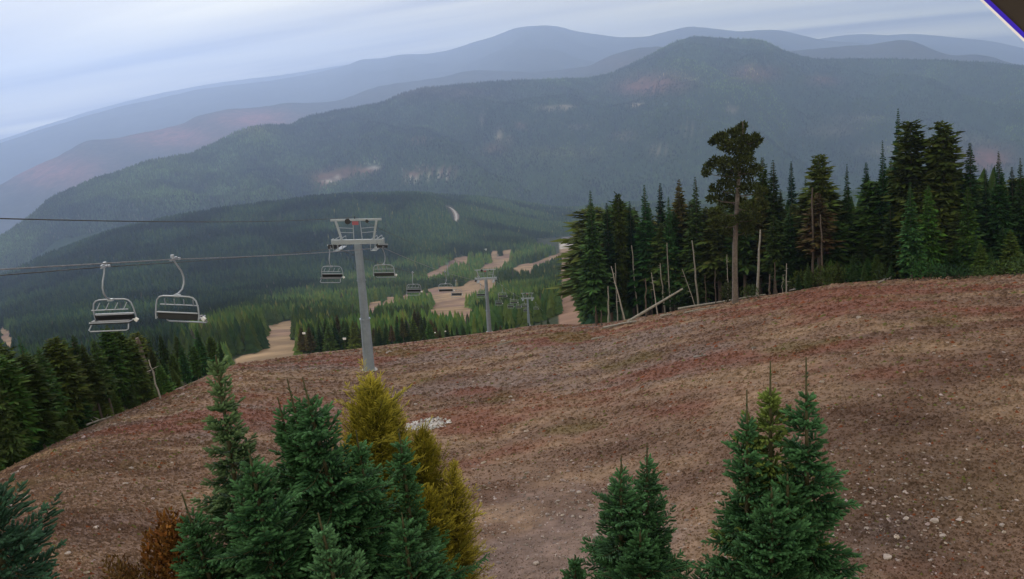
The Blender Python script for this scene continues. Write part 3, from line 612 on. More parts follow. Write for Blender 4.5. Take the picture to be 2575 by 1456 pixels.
for (cx_, cy_, r_) in cl:
    dep = g.uniform(-1, 1)*(.6+.03*(cy_-300)**.9*.35); c0 = pl(cx_, cy_, dep); rm = r_*d_p/FPX
    ty = tp[0]; zz_ = c0[2]-.5; kk = [q[2] for q in tp]; tx = np.array([np.interp(zz_, kk, [q[a_] for q in tp]) for a_ in (0, 1)])
    limb.tube([[tx[0], tx[1], zz_], [(tx[0]+c0[0])/2, (tx[1]+c0[1])/2, zz_+.1], c0], [.07, .05, .02], 5)
    n_ = int(28+r_*11); dv = g.normal(size=(n_, 3)); dv /= np.linalg.norm(dv, axis=1)[:, None]; rr = g.random(n_)**.45; pc = c0+dv*rm*rr[:, None]*np.array([1, 1, .72])
    dd2 = dv*.5+np.array([0, 0, .35])+g.normal(size=(n_, 3))*.4; dd2 /= np.linalg.norm(dd2, axis=1)[:, None]
    A.append(pc); B.append(pc+dd2*g.uniform(.22, .5, n_)[:, None]); W.append(g.uniform(.10, .22, n_)); Cc.append(np.array([.052, .066, .022])*g.uniform(.5, 1.5, (n_, 1)))
A = np.vstack(A); B = np.vstack(B); W = np.concatenate(W); V, F = rhombs(A, B, W, g.uniform(-1.5, 1.5, len(A))); V2, F2 = rhombs(A, B, W, g.uniform(-1.5, 1.5, len(A)))
Acc().add(V, F, np.repeat(np.vstack(Cc), 4, 0)).add(V2, F2, np.repeat(np.vstack(Cc), 4, 0)).build('crown', M['forest'], pine)
limb.build('limb', M['bark'], pine, True)

# ---- dead trunks
def snag(name, top, base, rad, label, cat='dead tree', dadd=0.0, group=None, m='dead', d=None):
    bp = hit(*base) if d is None else P(base[0], base[1], d)
    D_ = math.hypot(bp[0], bp[1]); D_ = min(D_, float(np.interp(math.atan2(bp[0], bp[1]), _ag, _dcg))*1.02)+dadd; bp = P(base[0], base[1], D_); tp_ = P(top[0], top[1], D_)
    zb = float(ground_z(bp[0], bp[1])); L = tp_-bp; ax = L/np.linalg.norm(L); bp2 = bp+ax*((zb-.2-bp[2])/ax[2]) if zb < bp[2] else bp-ax*.2
    a = Acc(); g = np.random.default_rng(int(base[0])); pts = np.linspace(0, 1, 8)[:, None]*(tp_-bp2); pts[1:-1] += g.normal(size=(6, 3))*.04
    a.tube(pts, np.linspace(rad, rad*.45, 8), 7)
    for i in range(5):
        f = g.uniform(.3, .95); p_ = pts[0]+(tp_-bp2)*f; v = g.normal(size=3); v[2] = abs(v[2])*.3; v /= np.linalg.norm(v); a.tube([p_, p_+v*g.uniform(.25, .7)], [.03, .01], 4)
    o = a.build(name, M[m], None, True); o.location = bp2; return tag(o, label, cat, group)
SG = 'dead trunks along the edge of the right hand stand'
for t_, b_, r_, da, lb in [
 ((1537, 670), (1571, 806), .11, 0, 'pale leaning dead pole crossing a thinner upright one at the left end of the stand'),
 ((1547, 662), (1553, 810), .08, .5, 'thin upright dead pole crossed by the leaning pale one'),
 ((1588, 617), (1604, 792), .12, 3, 'tall grey dead trunk third from the left end of the stand'),
 ((1638, 686), (1654, 792), .08, .5, 'short pale dead pole left of the fallen log'),
 ((1660, 662), (1668, 745), .13, 5, 'stubby grey dead trunk behind the fallen slanting log'),
 ((1677, 611), (1683, 728), .12, 5, 'straight grey dead trunk rising behind the end of the slanting log'),
 ((1715, 676), (1748, 768), .07, 0, 'curved thin dead stem leaning left beside a tall pale trunk'),
 ((1740, 605), (1756, 767), .15, .3, 'tall pale dead trunk with a sharp top left of the big pine'),
 ((1828, 640), (1831, 754), .06, .5, 'thin pale stem standing just left of the big pine trunk'),
 ((1912, 578), (1904, 744), .19, .3, 'thick grey broken trunk right of the big pine'),
 ((1936, 690), (1934, 742), .13, 2, 'dim grey stump like trunk right of the thick broken trunk'),
 ((1978, 662), (1978, 738), .07, .2, 'slim pale dead pole at the stand edge left of the green bushes'),
 ((1969, 690), (1967, 735), .05, .2, 'very thin dead stem next to the slim pale pole'),
 ((2043, 472), (2044, 690), .15, 4, 'tall pale dead trunk against the round topped conifer'),
 ((2063, 540), (2068, 690), .14, 3, 'broken topped grey trunk beside the tall pale one'),
 ((1529, 720), (1530, 812), .14, 2, 'brownish bare trunk at the left foot of the stand')]:
    snag('dead_tree', t_, b_, r_*1.15, lb, dadd=da*.25-.6, group=SG, m='bark' if t_[0] in (2043, 2063, 1936) else 'dead')
for x_, y0, y1 in [(1500, 770, 820), (1513, 780, 820), (1640, 730, 790), (1775, 690, 768), (1800, 680, 765), (1950, 660, 742), (1625, 700, 800)]:
    snag('bare_trunk', (x_-2, y0), (x_, y1), .09+.05*random.random(), 'dim bare grey trunk deep in the shade of the right hand stand', 'dead tree', dadd=random.uniform(0, 1.5), group='bare trunks in the shade of the right hand stand', m='bark')
snag('dead_tree', (374, 905), (403, 1005), .08, 'pale dead pole leaning left at the left forest edge', dadd=0, group=None)
snag('dead_tree', (186, 862), (240, 1030), .42, 'thick grey dead conifer trunk leaning left in the left forest', dadd=7, m='bark')
snag('dead_tree', (344, 850), (388, 985), .38, 'grey dead conifer trunk above the pale leaning pole', dadd=9, m='bark')
# dead branches haze of the two grey conifers are short stubs on the trunks
def log(a_, b_, rad, label, lift=0.0):
    p0 = hit(*a_); p1 = hit(*b_)
    if lift: d1 = math.hypot(p0[0], p0[1])+1.5; p1 = P(b_[0], b_[1], d1)
    p0[2] += rad*.8+.12
    if not lift: p1[2] += rad*.8+.12
    pts = np.linspace(0, 1, 7)[:, None]*(p1-p0)
    if not lift:
        for i in range(1, 6): q = p0+pts[i]; pts[i, 2] = max(pts[i, 2], float(ground_z(q[0], q[1]))+rad*.8+.12-p0[2])
    a = Acc().tube(pts, np.linspace(rad, rad*.55, 7), 8)
    for f in (.3, .55, .8):
        c0 = (p1-p0)*f; a.tube([c0, c0+np.array([random.uniform(-.3, .3), -.2, .35])], [.035, .01], 4)
    o = a.build('fallen_log', M['dead'], None, True); o.location = p0; return tag(o, label, 'log')
log((1579, 815), (1717, 726), .19, 'long pale log slanting up into the stand from the slope edge', lift=1)
log((1705, 782), (1925, 741), .17, 'long pale fallen log lying past the foot of the big pine')
log((1519, 829), (1600, 814), .16, 'fallen pale log at the left foot of the stand below the slanting one')
log((1660, 799), (1688, 794), .12, 'short log lying on the slope between the two long fallen logs')
log((1722, 790), (1800, 776), .09, 'thin log below the long fallen log left of the pine')
log((1252, 872), (1290, 862), .10, 'flat pale log on the slope below the second lift tower')
log((2209, 714), (2238, 704), .09, 'short pale log at the foot of the layered blue green fir')
log((219, 1076), (281, 1054), .07, 'pale thin log along the left forest edge')
log((1985, 733), (2010, 729), .09, 'short pale log left of the green bushes at the stand edge')
log((1488, 858), (1520, 852), .10, 'short pale log on reddish ground below the left end of the stand')
log((1745, 905), (1775, 902), .06, 'small pale log lying alone on the open slope')

# ---- bushes at the stand edge
def bush(px, py, wpx, hpx, colr, label, name='green_bush', d=None, n=420, matn='leaf', group=None):
    p = hit(px, py) if d is None else P(px, py, d); D_ = math.hypot(p[0], p[1]); w_ = wpx*D_/FPX/2; h_ = hpx*D_/FPX; g = np.random.default_rng(int(px+py))
    nl = 7; lob = np.stack([g.uniform(-.7, .7, nl)*w_, g.uniform(-.6, .6, nl)*w_*.8, g.uniform(.35, .65, nl)*h_], 1)
    k_ = g.integers(0, nl, n); dv = g.normal(size=(n, 3)); dv /= np.linalg.norm(dv, axis=1)[:, None]
    pc = lob[k_]+dv*(g.random(n)**.4)[:, None]*np.array([w_*.42, w_*.42, h_*.45]); pc[:, 2] = np.maximum(pc[:, 2], 0)
    s_ = max(w_, h_)*(.13 if matn != 'rust' else .055); B_ = pc+(dv*.6+g.normal(size=(n, 3))*.5+[0, 0, .5])*s_
    V, F = rhombs(pc, B_, np.full(n, s_*.55), g.uniform(-1.5, 1.5, n)); cc = np.array(colr)*g.uniform(.5, 1.5, (n, 1))*g.uniform(.9, 1.1, (n, 3))
    t = thing(name, label, 'bush', p, group); Acc().add(V, F, np.repeat(cc, 4, 0)).build('foliage', M[matn], t)
    a = Acc()
    for i in range(6): a.tube([[0, 0, -.1], lob[i]*.9], [s_*.12, s_*.04], 4)
    a.build('stem', M['bark'], t); return t
GB = (.045, .085, .022)
bush(2035, 722, 70, 42, GB, 'bright green bush at the left end of the row along the stand foot', n=700)
bush(2085, 716, 80, 46, (.04, .075, .022), 'wide green bush second from the left along the stand foot', n=800)
bush(2150, 708, 80, 40, (.035, .07, .022), 'green bush in the middle of the row along the stand foot', n=700)
bush(2215, 706, 60, 36, (.03, .06, .02), 'dark green bush left of the layered blue green fir', n=500)
bush(2400, 702, 90, 30, (.03, .06, .025), 'low dark bush right of the layered blue green fir', n=500)
bush(2470, 700, 60, 24, (.04, .07, .025), 'low light green bush near the right edge of the stand foot', n=400)
bush(2330, 704, 80, 44, (.035, .07, .022), 'rounded green bush directly right of the layered blue green fir', n=600)
bush(2550, 694, 90, 40, (.03, .06, .022), 'dark green bush at the right picture edge', n=600)
bush(1990, 730, 50, 30, (.04, .07, .022), 'small green bush left of the bright green one', n=350)
bush(1830, 760, 60, 45, (.03, .05, .02), 'shaded green bush left of the big pine trunk', n=400)
bush(1700, 775, 60, 60, (.02, .045, .02), 'small dark fir like bush under the slanting log', n=400)
bush(1880, 752, 60, 36, (.03, .055, .02), 'green bush right of the big pine trunk', n=400)

# ---------------------------------------------------------------- tussocks, stones on the slope
n = 120000
pxr = rng.uniform(-40, 2620, n); fr = rng.random(n); yc = crest_y(pxr); pyr = yc+2+(1480-yc)*fr**1.25
v = ray(pxr, pyr); hh = np.hypot(v[:, 0], v[:, 1]); dg = np.geomspace(7, 260, 260); best = np.full(n, -1.0)
for kd in range(len(dg)):
    m_ = best < 0
    if not m_.any(): break
    dcur = dg[kd]; xx = v[m_, 0]/hh[m_]*dcur; yy = v[m_, 1]/hh[m_]*dcur; zr = v[m_, 2]/hh[m_]*dcur
    hitm = zr < near_z(xx, yy); ids = np.where(m_)[0][hitm]; best[ids] = dcur
ok = best > 0; pxr = pxr[ok]; pyr = pyr[ok]; best = best[ok]; v = v[ok]; hh = hh[ok]
best = best*(1+rng.uniform(-.008, .008, len(best)))
x = v[:, 0]/hh*best; y = v[:, 1]/hh*best; z = near_z(x, y); n = len(x)
col = near_color(x, y, pxr, pyr); s_ = (.012+.0022*best)*rng.uniform(.5, 1.6, n)**1.2; s_ = np.clip(s_, .02, .34)*(1-.55*np.exp(-((pxr-1370)/260)**2-((pyr-1340)/150)**2))
nb = 5; a0 = rng.random((n, nb))*6.28; rad = s_[:, None]*rng.uniform(.6, 1.3, (n, nb)); hgt = s_*rng.uniform(.25, .75, n)
V = np.zeros((n, nb+1, 3)); aa = np.arange(nb)[None]*6.28/nb+a0[:, :1]
V[:, :nb, 0] = x[:, None]+rad*np.cos(aa); V[:, :nb, 1] = y[:, None]+rad*np.sin(aa)*.8; V[:, :nb, 2] = z[:, None]-.04+rng.uniform(0, .25, (n, nb))*hgt[:, None]
V[:, nb] = np.stack([x+rng.normal(size=n)*s_*.2, y+rng.normal(size=n)*s_*.2, z+hgt], 1)
f = np.array([[j, (j+1) % nb, nb] for j in range(nb)]); F = (np.arange(n)[:, None, None]*(nb+1)+f[None]).reshape(-1, 3)
cc = col*rng.uniform(.65, 1.35, (n, 1)); rust_ = rng.random(n) < .03; cc[rust_] = np.array([.15, .05, .025]); ol = rng.random(n) < .03; cc[ol] = np.array([.10, .10, .035])
cc = np.repeat(cc[:, None], nb+1, 1)*rng.uniform(.8, 1.2, (n, nb+1, 1))
tag(mesh('dry_ground_cover', V.reshape(-1, 3), F, M['tuft'], cc.reshape(-1, 3)), 'dry brown, tan and rust low growth covering the open slope', 'ground cover', kind='stuff')
# pebbles: too many to count
def stones(n, pxs, pys, smin, smax, colr=(.27, .225, .215)):
    oct_ = np.array([[1, 0, 0], [.5, .8, 0], [-.5, .85, 0], [-1, 0, 0], [-.5, -.8, 0], [.5, -.85, 0], [.4, .1, .55], [-.35, -.1, .6]])
    fc = np.array([[0, 1, 6], [1, 7, 6], [1, 2, 7], [2, 3, 7], [3, 4, 7], [4, 6, 7], [4, 5, 6], [5, 0, 6]])
    V = []; F = []; CC = []
    for i in range(n):
        p_ = hit(pxs[i], pys[i], dmax=300); D_ = math.hypot(p_[0], p_[1]); s = D_/FPX*random.uniform(smin, smax)*(1 if random.random() < .9 else 1.6)
        a = random.random()*6.28; ca, sa = math.cos(a), math.sin(a); q = oct_*np.array([s, s*random.uniform(.5, .9), s*random.uniform(.5, 1.1)])*(1+.25*rng.normal(size=(8, 1)))
        q = np.stack([q[:, 0]*ca-q[:, 1]*sa, q[:, 0]*sa+q[:, 1]*ca, q[:, 2]], 1)+p_+[0, 0, s*.25]
        F.append(fc+i*8); V.append(q); CC.append(np.tile(np.array(colr)*random.uniform(.5, 1.3)*np.array([1, random.uniform(.93, 1.02), random.uniform(.9, 1.06)]), (8, 1)))
    return np.vstack(V), np.vstack(F), np.vstack(CC)
n = 2000; g = rng
xs = np.concatenate([g.normal(1370, 190, 900), g.normal(2230, 190, 500), g.uniform(0, 2575, 600)]); ys = np.concatenate([g.normal(1320, 100, 900), g.normal(1290, 100, 500), g.uniform(850, 1456, 600)])
ys = np.minimum(np.maximum(ys, crest_y(xs)+20), 1475)
V, F, c = stones(n, xs, ys, 2.2, 5.4)
tag(mesh('scattered_pebbles', V, F, M['stones'], c), 'small pale stones strewn over the bare ground of the slope', 'gravel', kind='stuff')
# rock pile
g = np.random.default_rng(8); n = 260; r_ = g.random(n)**.6; a_ = g.random(n)*6.28
V, F, c = stones(n, 1080+58*r_*np.cos(a_)-4, 1069+14*r_*np.sin(a_)-r_*np.cos(a_)*7, 2.5, 6.5, (.44, .44, .46))
tag(mesh('rock_heap', V, F, M['stones'], c), 'heap of light grey broken rock on the slope behind the yellow larch', 'rock heap', kind='stuff')
# single boulders
def rock(px, py, spx, label):
    p_ = hit(px, py, dmax=300); D_ = math.hypot(p_[0], p_[1]); s = spx*D_/FPX/2; g = np.random.default_rng(int(px*3+py))
    nu, nv = 10, 6; V = []
    for j in range(nv+1):
        for i in range(nu): th = i/nu*6.283; ph = j/nv*math.pi*.95+.02; V.append([math.cos(th)*math.sin(ph), math.sin(th)*math.sin(ph), math.cos(ph)])
    V = np.array(V); dirs = g.normal(size=(5, 3)); dirs /= np.linalg.norm(dirs, axis=1)[:, None]
    for dr in dirs: V -= np.clip(V@dr-.62, 0, None)[:, None]*dr*.85
    V = V*np.array([s, s*.75, s*.5])*(1+.06*g.normal(size=(len(V), 1)))
    F = [[j*nu+i, j*nu+(i+1) % nu, (j+1)*nu+(i+1) % nu, (j+1)*nu+i] for j in range(nv) for i in range(nu)]
    o = mesh('rock', V, F, M['stone'], None); o.location = p_+np.array([0, 0, s*.22]); o.rotation_euler = (0, 0, g.random()*.6-.1); return tag(o, label, 'rock', 'single rocks on the slope')
for px_, py_, s_, lb in [
 (1045, 1018, 14, 'roundish pale rock just above the light grey rock heap'), (1229, 944, 13, 'white rock on tan ground below the second lift tower'),
 (1284, 1000, 15, 'pale flat rock on a red brown band in the middle of the slope'), (1290, 1008, 12, 'small rock touching the lower side of the pale flat rock mid slope'),
 (540, 1060, 12, 'small white rock left of the tall thin spruce top'), (315, 1218, 18, 'pale flat rock above the bare tan patch on the left'), (330, 1180, 16, 'light brown rock highest of those left of the front spruces'),
 (433, 1165, 9, 'small round rock on the left part of the slope right of the light brown one'), (243, 1330, 18, 'grey rock on the tan patch at lower left'), (170, 1393, 20, 'pale rock near the bottom left spruce'),
 (1215, 1388, 26, 'large pale rock near the bottom right of the yellow larch'), (1268, 1342, 18, 'pale rock above the large one near the larch'), (1560, 1198, 26, 'flat white rock left of the small twin spruce tips'), (1534, 1222, 22, 'thin pale slab left of the small twin spruces'),
 (1402, 1262, 16, 'squarish tan rock in the stony patch'), (1487, 1275, 24, 'long pale rock in the stony patch left of the small spruces'), (1440, 1300, 16, 'grey pink rock in the middle of the stony patch'), (1380, 1200, 14, 'dark edged rock at the top of the stony patch'),
 (1455, 1240, 20, 'flat rock near the upper right of the stony patch'), (1510, 1250, 18, 'narrow pale rock beside the small spruces'), (1500, 1350, 26, 'pale slab right of centre in the bottom stony patch'), (1350, 1420, 24, 'broad pale rock at the bottom edge between larch and small spruces'),
 (1840, 1200, 18, 'white topped rock between the two spruce clumps'), (1916, 1210, 14, 'pinkish rock touching the left flank of the large right spruces'), (2207, 980, 10, 'white stone alone on the upper right slope'), (2383, 1196, 13, 'round pale rock right of the large spruces'),
 (2240, 1208, 16, 'rounded rock uphill of the stones at lower right'), (2275, 1240, 16, 'flat tan rock at lower right'), (2252, 1253, 18, 'pair like tan rock just left of the flat tan one at lower right'), (2278, 1306, 24, 'angular pale rock at lower right'), (2350, 1312, 32, 'largest pale slab at lower right'),
 (2372, 1350, 26, 'smooth pale oval rock at lower right below the slab'), (2180, 1330, 20, 'grey stone beside the right flank of the large spruces'), (2230, 1405, 34, 'pale jagged rock at the bottom right of the large spruces'), (2338, 1412, 14, 'small grey rock at the bottom right'),
 (2580-60, 1325, 22, 'long pale rock near the right picture edge'), (1090, 900, 9, 'tiny pale stone below the crest between the first two towers'), (1265, 860, 20, 'flat tan boulder under the crest right of the second tower'), (2160, 800, 20, 'small pale rock on the upper right slope'), (1650, 1010, 7, 'tiny white stone in the middle of the open slope')]:
    rock(px_, py_, s_*(.75 if px_ > 2150 else .9), lb)

# ---------------------------------------------------------------- ski lift
LDIR = np.array([.10, .995, 0]); LDIR /= np.linalg.norm(LDIR); LX = np.array([LDIR[1], -LDIR[0], 0])
ang = -math.atan2(LDIR[0], LDIR[1])       # z rotation: local +Y along the line, downhill
GA = 2.15
def lift_tower(px, py, d, Hh, label, tilt=True, rich=True, lean=None):
    bp = P(px, py, d); bp[2] = float(ground_z(bp[0], bp[1])) if d < 200 else bp[2]
    q = Quaternion((0, 0, 1), ang)
    if lean is not None: q = up_vec(bp, lean) @ q
    t = thing('lift_tower', label, 'lift tower', bp, 'towers of the chairlift', q)
    s1, s2 = Hh*.42, Hh*.72
    Acc().tube([[0, 0, -1.5], [0, 0, .12]], .75, 16).build('footing', M['concrete'], t, True)
    Acc().tube([[0, 0, .08], [0, 0, s1]], [.50, .44], 18).tube([[0, 0, s1-.05], [0, 0, s1+.05]], .50, 18).build('lower_mast', M['steel2'], t, True)
    Acc().tube([[0, 0, s1+.05], [0, 0, s2]], [.39, .35], 18).tube([[0, 0, s2-.04], [0, 0, s2+.04]], .41, 18).build('middle_mast', M['steel2'], t, True)
    Acc().tube([[0, 0, s2+.04], [0, 0, Hh]], [.36, .33], 18).build('upper_mast', M['steel2'], t, True)
    lad = Acc(); lad.bar((.20, -.50, s1*.4), (.20, -.44, Hh), .05); lad.bar((-.20, -.50, s1*.4), (-.20, -.44, Hh), .05)
    zq = s1*.4+.2
    while zq < Hh: lad.bar((-.2, -.49, zq), (.2, -.49, zq), .022); zq += .35
    lad.build('ladder', M['steel2'], t)
    Acc().box((0, 0, Hh+.16), (2*GA+.2, .34, .40)).box((-GA-.15, 0, Hh+.16), (.12, .5, .55)).box((GA+.15, 0, Hh+.16), (.12, .5, .55)).build('crossarm', M['steel'], t)
    fr = Acc()   # lifting frame: two raked posts and a top beam
    for s in (-1, 1): fr.bar((s*1.45, 0, Hh+.36), (s*1.85, 0, Hh+2.05), .17)
    fr.bar((-2.3, 0, Hh+2.13), (2.3, 0, Hh+2.13), .17, .17)
    fr.build('lifting_frame', M['steel'], t)
    rl = Acc()
    for s in (-1, 1):
        for zr in (.95, 1.35): rl.bar((s*.35, .1, Hh+zr), (s*1.75, .1, Hh+zr+.08), .045)
        rl.bar((s*.38, .1, Hh+.36), (s*.32, .1, Hh+2.05), .06)
    rl.build('railing', M['steel'], t)
    if rich:
        Acc().box((-.05, -.12, Hh+1.85), (.55, .1, .32)).build('number_board', M['red'], t)
        Acc().tube([[-.75, -.1, Hh+2.0], [-.75, .14, Hh+2.0]], .26, 14).tube([[1.0, -.1, Hh+2.0], [1.0, .1, Hh+2.0]], .15, 12).build('winch_drum', M['rubber'], t, True)
        Acc().tube([[-.1, 0, Hh+2.1], [-.1, 0, Hh+2.45]], .04, 6).build('cable_saddle', M['rubber'], t)
    for s in (-1, 1):
        dz = .10; beam = Acc().bar((s*(GA+.12), -1.5, Hh-.12+.30), (s*(GA+.12), 1.5, Hh-.12-.30), .10, .14).bar((s*(GA+.12), 0, Hh+.1), (s*GA, 0, Hh-.1), .12)
        bo = beam.build('sheave_assembly', M['steel'], t)
        for kx in range(6):
            yy = -1.45+.58*kx; zz2 = Hh-.30-yy*.20+ (0)
            Acc().tube([[s*(GA+.02)-.05, yy, zz2+.05], [s*(GA+.02)+.05, yy, zz2+.05]], .19, 12).build('sheave', M['rubber'], bo, True)
        pf = Acc()
        pf.box((s*(GA-.45), 0, Hh-.45), (.5, 2.4, .05)); pf.bar((s*(GA-.25), -1.2, Hh+.5), (s*(GA-.25), 1.2, Hh+.5), .045); pf.bar((s*(GA-.7), -1.2, Hh+.5), (s*(GA-.7), 1.2, Hh+.5), .045)
        for yy in (-1.2, 0, 1.2): pf.bar((s*(GA-.25), yy, Hh-.45), (s*(GA-.25), yy, Hh+.5), .045); pf.bar((s*(GA-.7), yy, Hh-.45), (s*(GA-.7), yy, Hh+.5), .045)
        pf.build('catwalk', M['steel'], t)
    return t, bp, q
T = []
T.append(lift_tower(931, 946, 65.0, 12.1, 'nearest grey lift tower with three mast sections standing on the open slope', lean=5.3))
T.append(lift_tower(1231, 836, 152.0, 12.0, 'second lift tower standing on the crest line', lean=4.0))
T.append(lift_tower(1330, 818, 255.0, 10.2, 'third lift tower, small, its foot just at the crest', lean=3.0))
T.append(lift_tower(1377, 826, 370.0, 7.6, 'farthest lift tower of the line, only its head showing over the crest', rich=False, lean=3.0))
def tip(T_, s):
    t, bp, q = T_; Hh = [12.1, 12.0, 10.2, 7.6][T.index(T_)]; v = q @ Vector((s*GA, 0, Hh-.40)); return np.array(bp)+np.array(v)
def span(a, b, sag, n=24):
    u = np.linspace(0, 1, n)[:, None]; p = a+(b-a)*u; p[:, 2] -= (4*sag*u*(1-u))[:, 0]; return p
ROPE = {}
cl2 = P(437, 652, 33.0); cl1 = P(262, 671, 37.5)
for s, anchor in ((-1, cl1), (1, cl2)):
    a1 = tip(T[0], s); d1 = anchor-a1; far = anchor+d1*1.6; far[2] += 0.1
    segs = [span(far, anchor, .05, 8)[:-1], span(anchor, a1, .12)[:-1], span(a1, tip(T[1], s), 1.0)[:-1], span(tip(T[1], s), tip(T[2], s), 1.3)[:-1], span(tip(T[2], s), tip(T[3], s), 1.3)[:-1], span(tip(T[3], s), tip(T[3], s)+(tip(T[3], s)-tip(T[2], s))*2.5+[0, 0, 8], 4)]
    pts = np.vstack(segs); ROPE[s] = pts
    o = Acc().tube(pts-pts[0], .026, 6).build('haul_rope', M['ropepale' if s > 0 else 'rope'], None, True); o.location = pts[0]
    tag(o, 'pale steel haul rope carrying the nearer chair on the right side of the towers' if s > 0 else 'dark steel haul rope on the left side of the towers', 'cable')
ct = T[0][0]; top1 = np.array(T[0][1])+np.array(T[0][2] @ Vector((-.1, 0, 12.1+2.4))); top2 = np.array(T[1][1])+np.array(T[1][2] @ Vector((-.1, 0, 14.4))); top3 = np.array(T[2][1])+np.array(T[2][2] @ Vector((-.1, 0, 12.6)))
lp = P(-20, 549, 26.0); lp2 = lp+(lp-top1)*.8
pts = np.vstack([span(lp2, lp, .05, 6)[:-1], span(lp, top1, .25)[:-1], span(top1, top2, .6)[:-1], span(top2, top3, .6)])
o = Acc().tube(pts-pts[0], .022, 6).build('communication_cable', M['rope'], None, True); o.location = pts[0]; tag(o, 'thin black cable strung along the tower heads above the haul ropes', 'cable')

def chair(label, face):
    """hung from the origin; local x across, y along the line; face=+1 or -1"""
    t = thing('lift_chair', label, 'lift chair', group='chairs hanging from the chairlift')
    f = face
    Acc().box((0, 0, 0), (.09, .55, .09)).tube([[0, -.1*f, .10], [0, -.1*f, .22]], .08, 10).box((.06, .30, -.02), (.12, .13, .10)).box((.06*f, 0, .07), (.07, .3, .08)).build('grip', M['tubing'], t)
    hp = [[0, 0, -.05], [.03, .16*f, -.30], [.05, .42*f, -.62], [.05, .56*f, -.95], [.05, .54*f, -1.22], [.04, .38*f, -1.48], [.0, .12*f, -1.62], [-.06, -.06*f, -1.65]]
    Acc().tube(hp, .040, 8).build('hanger', M['tubing'], t, True)
    Acc().box((0, 0, -1.70), (.26, .16, .12)).build('hanger_clamp', M['steel'], t)
    # bail: rounded loop of tube
    W_ = 1.06; zt, zs = -1.70, -3.05; bl = []
    for x_, z_ in [(-W_*.98, zs+.25), (-W_, -2.6), (-W_*.97, -2.2), (-W_*.9, -1.9), (-W_*.78, -1.76), (-W_*.6, -1.71), (0, -1.70), (W_*.6, -1.71), (W_*.78, -1.76), (W_*.9, -1.9), (W_*.97, -2.2), (W_, -2.6), (W_*.98, zs+.25)]:
        bl.append([x_, -.10*f if z_ > -2.4 else -.10*f+(z_+2.4)*.2*f, z_])
    Acc().tube(bl, .036, 8).build('bail', M['tubing'], t, True)
    # seat and back
    Acc().box((0, .22*f, zs+.30), (1.94, .50, .10)).box((0, .22*f, zs+.24), (1.98, .54, .04)).build('seat', M['pad'], t)
    rt = Matrix.Rotation(-.25*f, 3, 'X')
    Acc().box((0, -.08*f, zs+.42), (1.94, .09, .30), rt).build('backrest', M['pad'], t)
    Acc().tube([[-1.0, -.15*f, zs+.58], [1.0, -.15*f, zs+.58]], .035, 7).build('back_rail', M['tubing'], t, True)
    Acc().tube([[-1.0, .48*f, zs+.30], [1.0, .48*f, zs+.30]], .03, 7).tube([[-1.0, .48*f, zs+.30], [-1.03, -.15*f, zs+.3]], .03, 6).tube([[1.0, .48*f, zs+.30], [1.03, -.15*f, zs+.3]], .03, 6).build('seat_frame', M['tubing'], t, True)
    # lowered restraint with foot rest
    a = Acc().tube([[-.98, .15*f, -2.18], [.90, .15*f, -2.18]], .028, 6)
    for i in range(4): a.tube([[-.72+.46*i, .15*f, -2.18], [-.60+.46*i, -.05*f, -1.86]], .022, 6)
    a.build('restraint_bar', M['tubing'], t, True)
    Acc().tube([[-.93, .40*f, zs+.22], [-1.0, .62*f, zs-.03], [-.90, .66*f, zs-.08], [.90, .66*f, zs-.08], [1.0, .62*f, zs-.03], [.93, .40*f, zs+.22]], .034, 7).build('footrest', M['tubing'], t, True)
    Acc().box((1.16, .05*f, zs+.28), (.16, .12, .16), Matrix.Rotation(.7, 3, 'Y')).tube([[.98, .05*f, zs+.32], [1.16, .05*f, zs+.30]], .025, 6).build('number_plate', M['white'], t)
    return t
def rope_at(s, px):
    p = ROPE[s]; qx, _ = proj(p); k = None
    for i in range(len(p)-1):
        if (qx[i]-px)*(qx[i+1]-px) <= 0 and p[i, 1] > 5: k = i; break
    f = (px-qx[k])/(qx[k+1]-qx[k]); return p[k]+(p[k+1]-p[k])*f
CH = [(-1, 262, 'empty chair at far left hanging on the left rope with its slanted bar ribs showing', 1.0), (1, 437, 'larger empty chair nearest the camera, right of the far left one', 1.0),
 (-1, 829, 'empty chair just left of the nearest tower mast', 1), (1, 961, 'empty chair just right of the nearest tower mast', 1),
 (-1, 1037, 'pale framed chair above the tan run, first beyond the nearest tower', 1), (1, 1118, 'chair seen edge on above the big tan run, left of a darker one', 1), (-1, 1146, 'dark chair touching the right side of the edge on chair over the tan run', 1),
 (-1, 1208, 'chair half behind the second tower mast', 1), (1, 1262, 'chair right of the second tower mast against the tan run end', 1),
 (-1, 1253, 'tiny chair below and right of the second tower', 1), (1, 1291, 'tiny chair halfway between second and third tower, the right one', 1), (-1, 1283, 'tiny chair lower of the pair left of the third tower', 1), (-1, 1303, 'tiny chair left of the third tower mast', 1), (1, 1318, 'tiny chair right under the third tower head on its left', 1), (-1, 1322, 'tiny chair just behind the third tower mast', 1), (1, 1347, 'tiny chair right of the third tower', 1)]
pch = {}
for s, cx_, lb, sc__ in CH:
    if s not in pch: c = chair(lb, -1 if s < 0 else 1); pch[s] = c
    else: c = dup(pch[s]); c['label'] = lb
    p = rope_at(s, cx_); c.location = p; c.rotation_mode = 'QUATERNION'
    L = float(np.interp(cx_, [262, 437, 900, 1400], [11, 6, 5, 3])); c.rotation_quaternion = up_vec(p-[0, 0, 3], L) @ Quaternion((0, 0, 1), ang+(R(4) if cx_ < 300 else R(-2) if cx_ < 500 else 0))
    c.scale = (.92,)*3

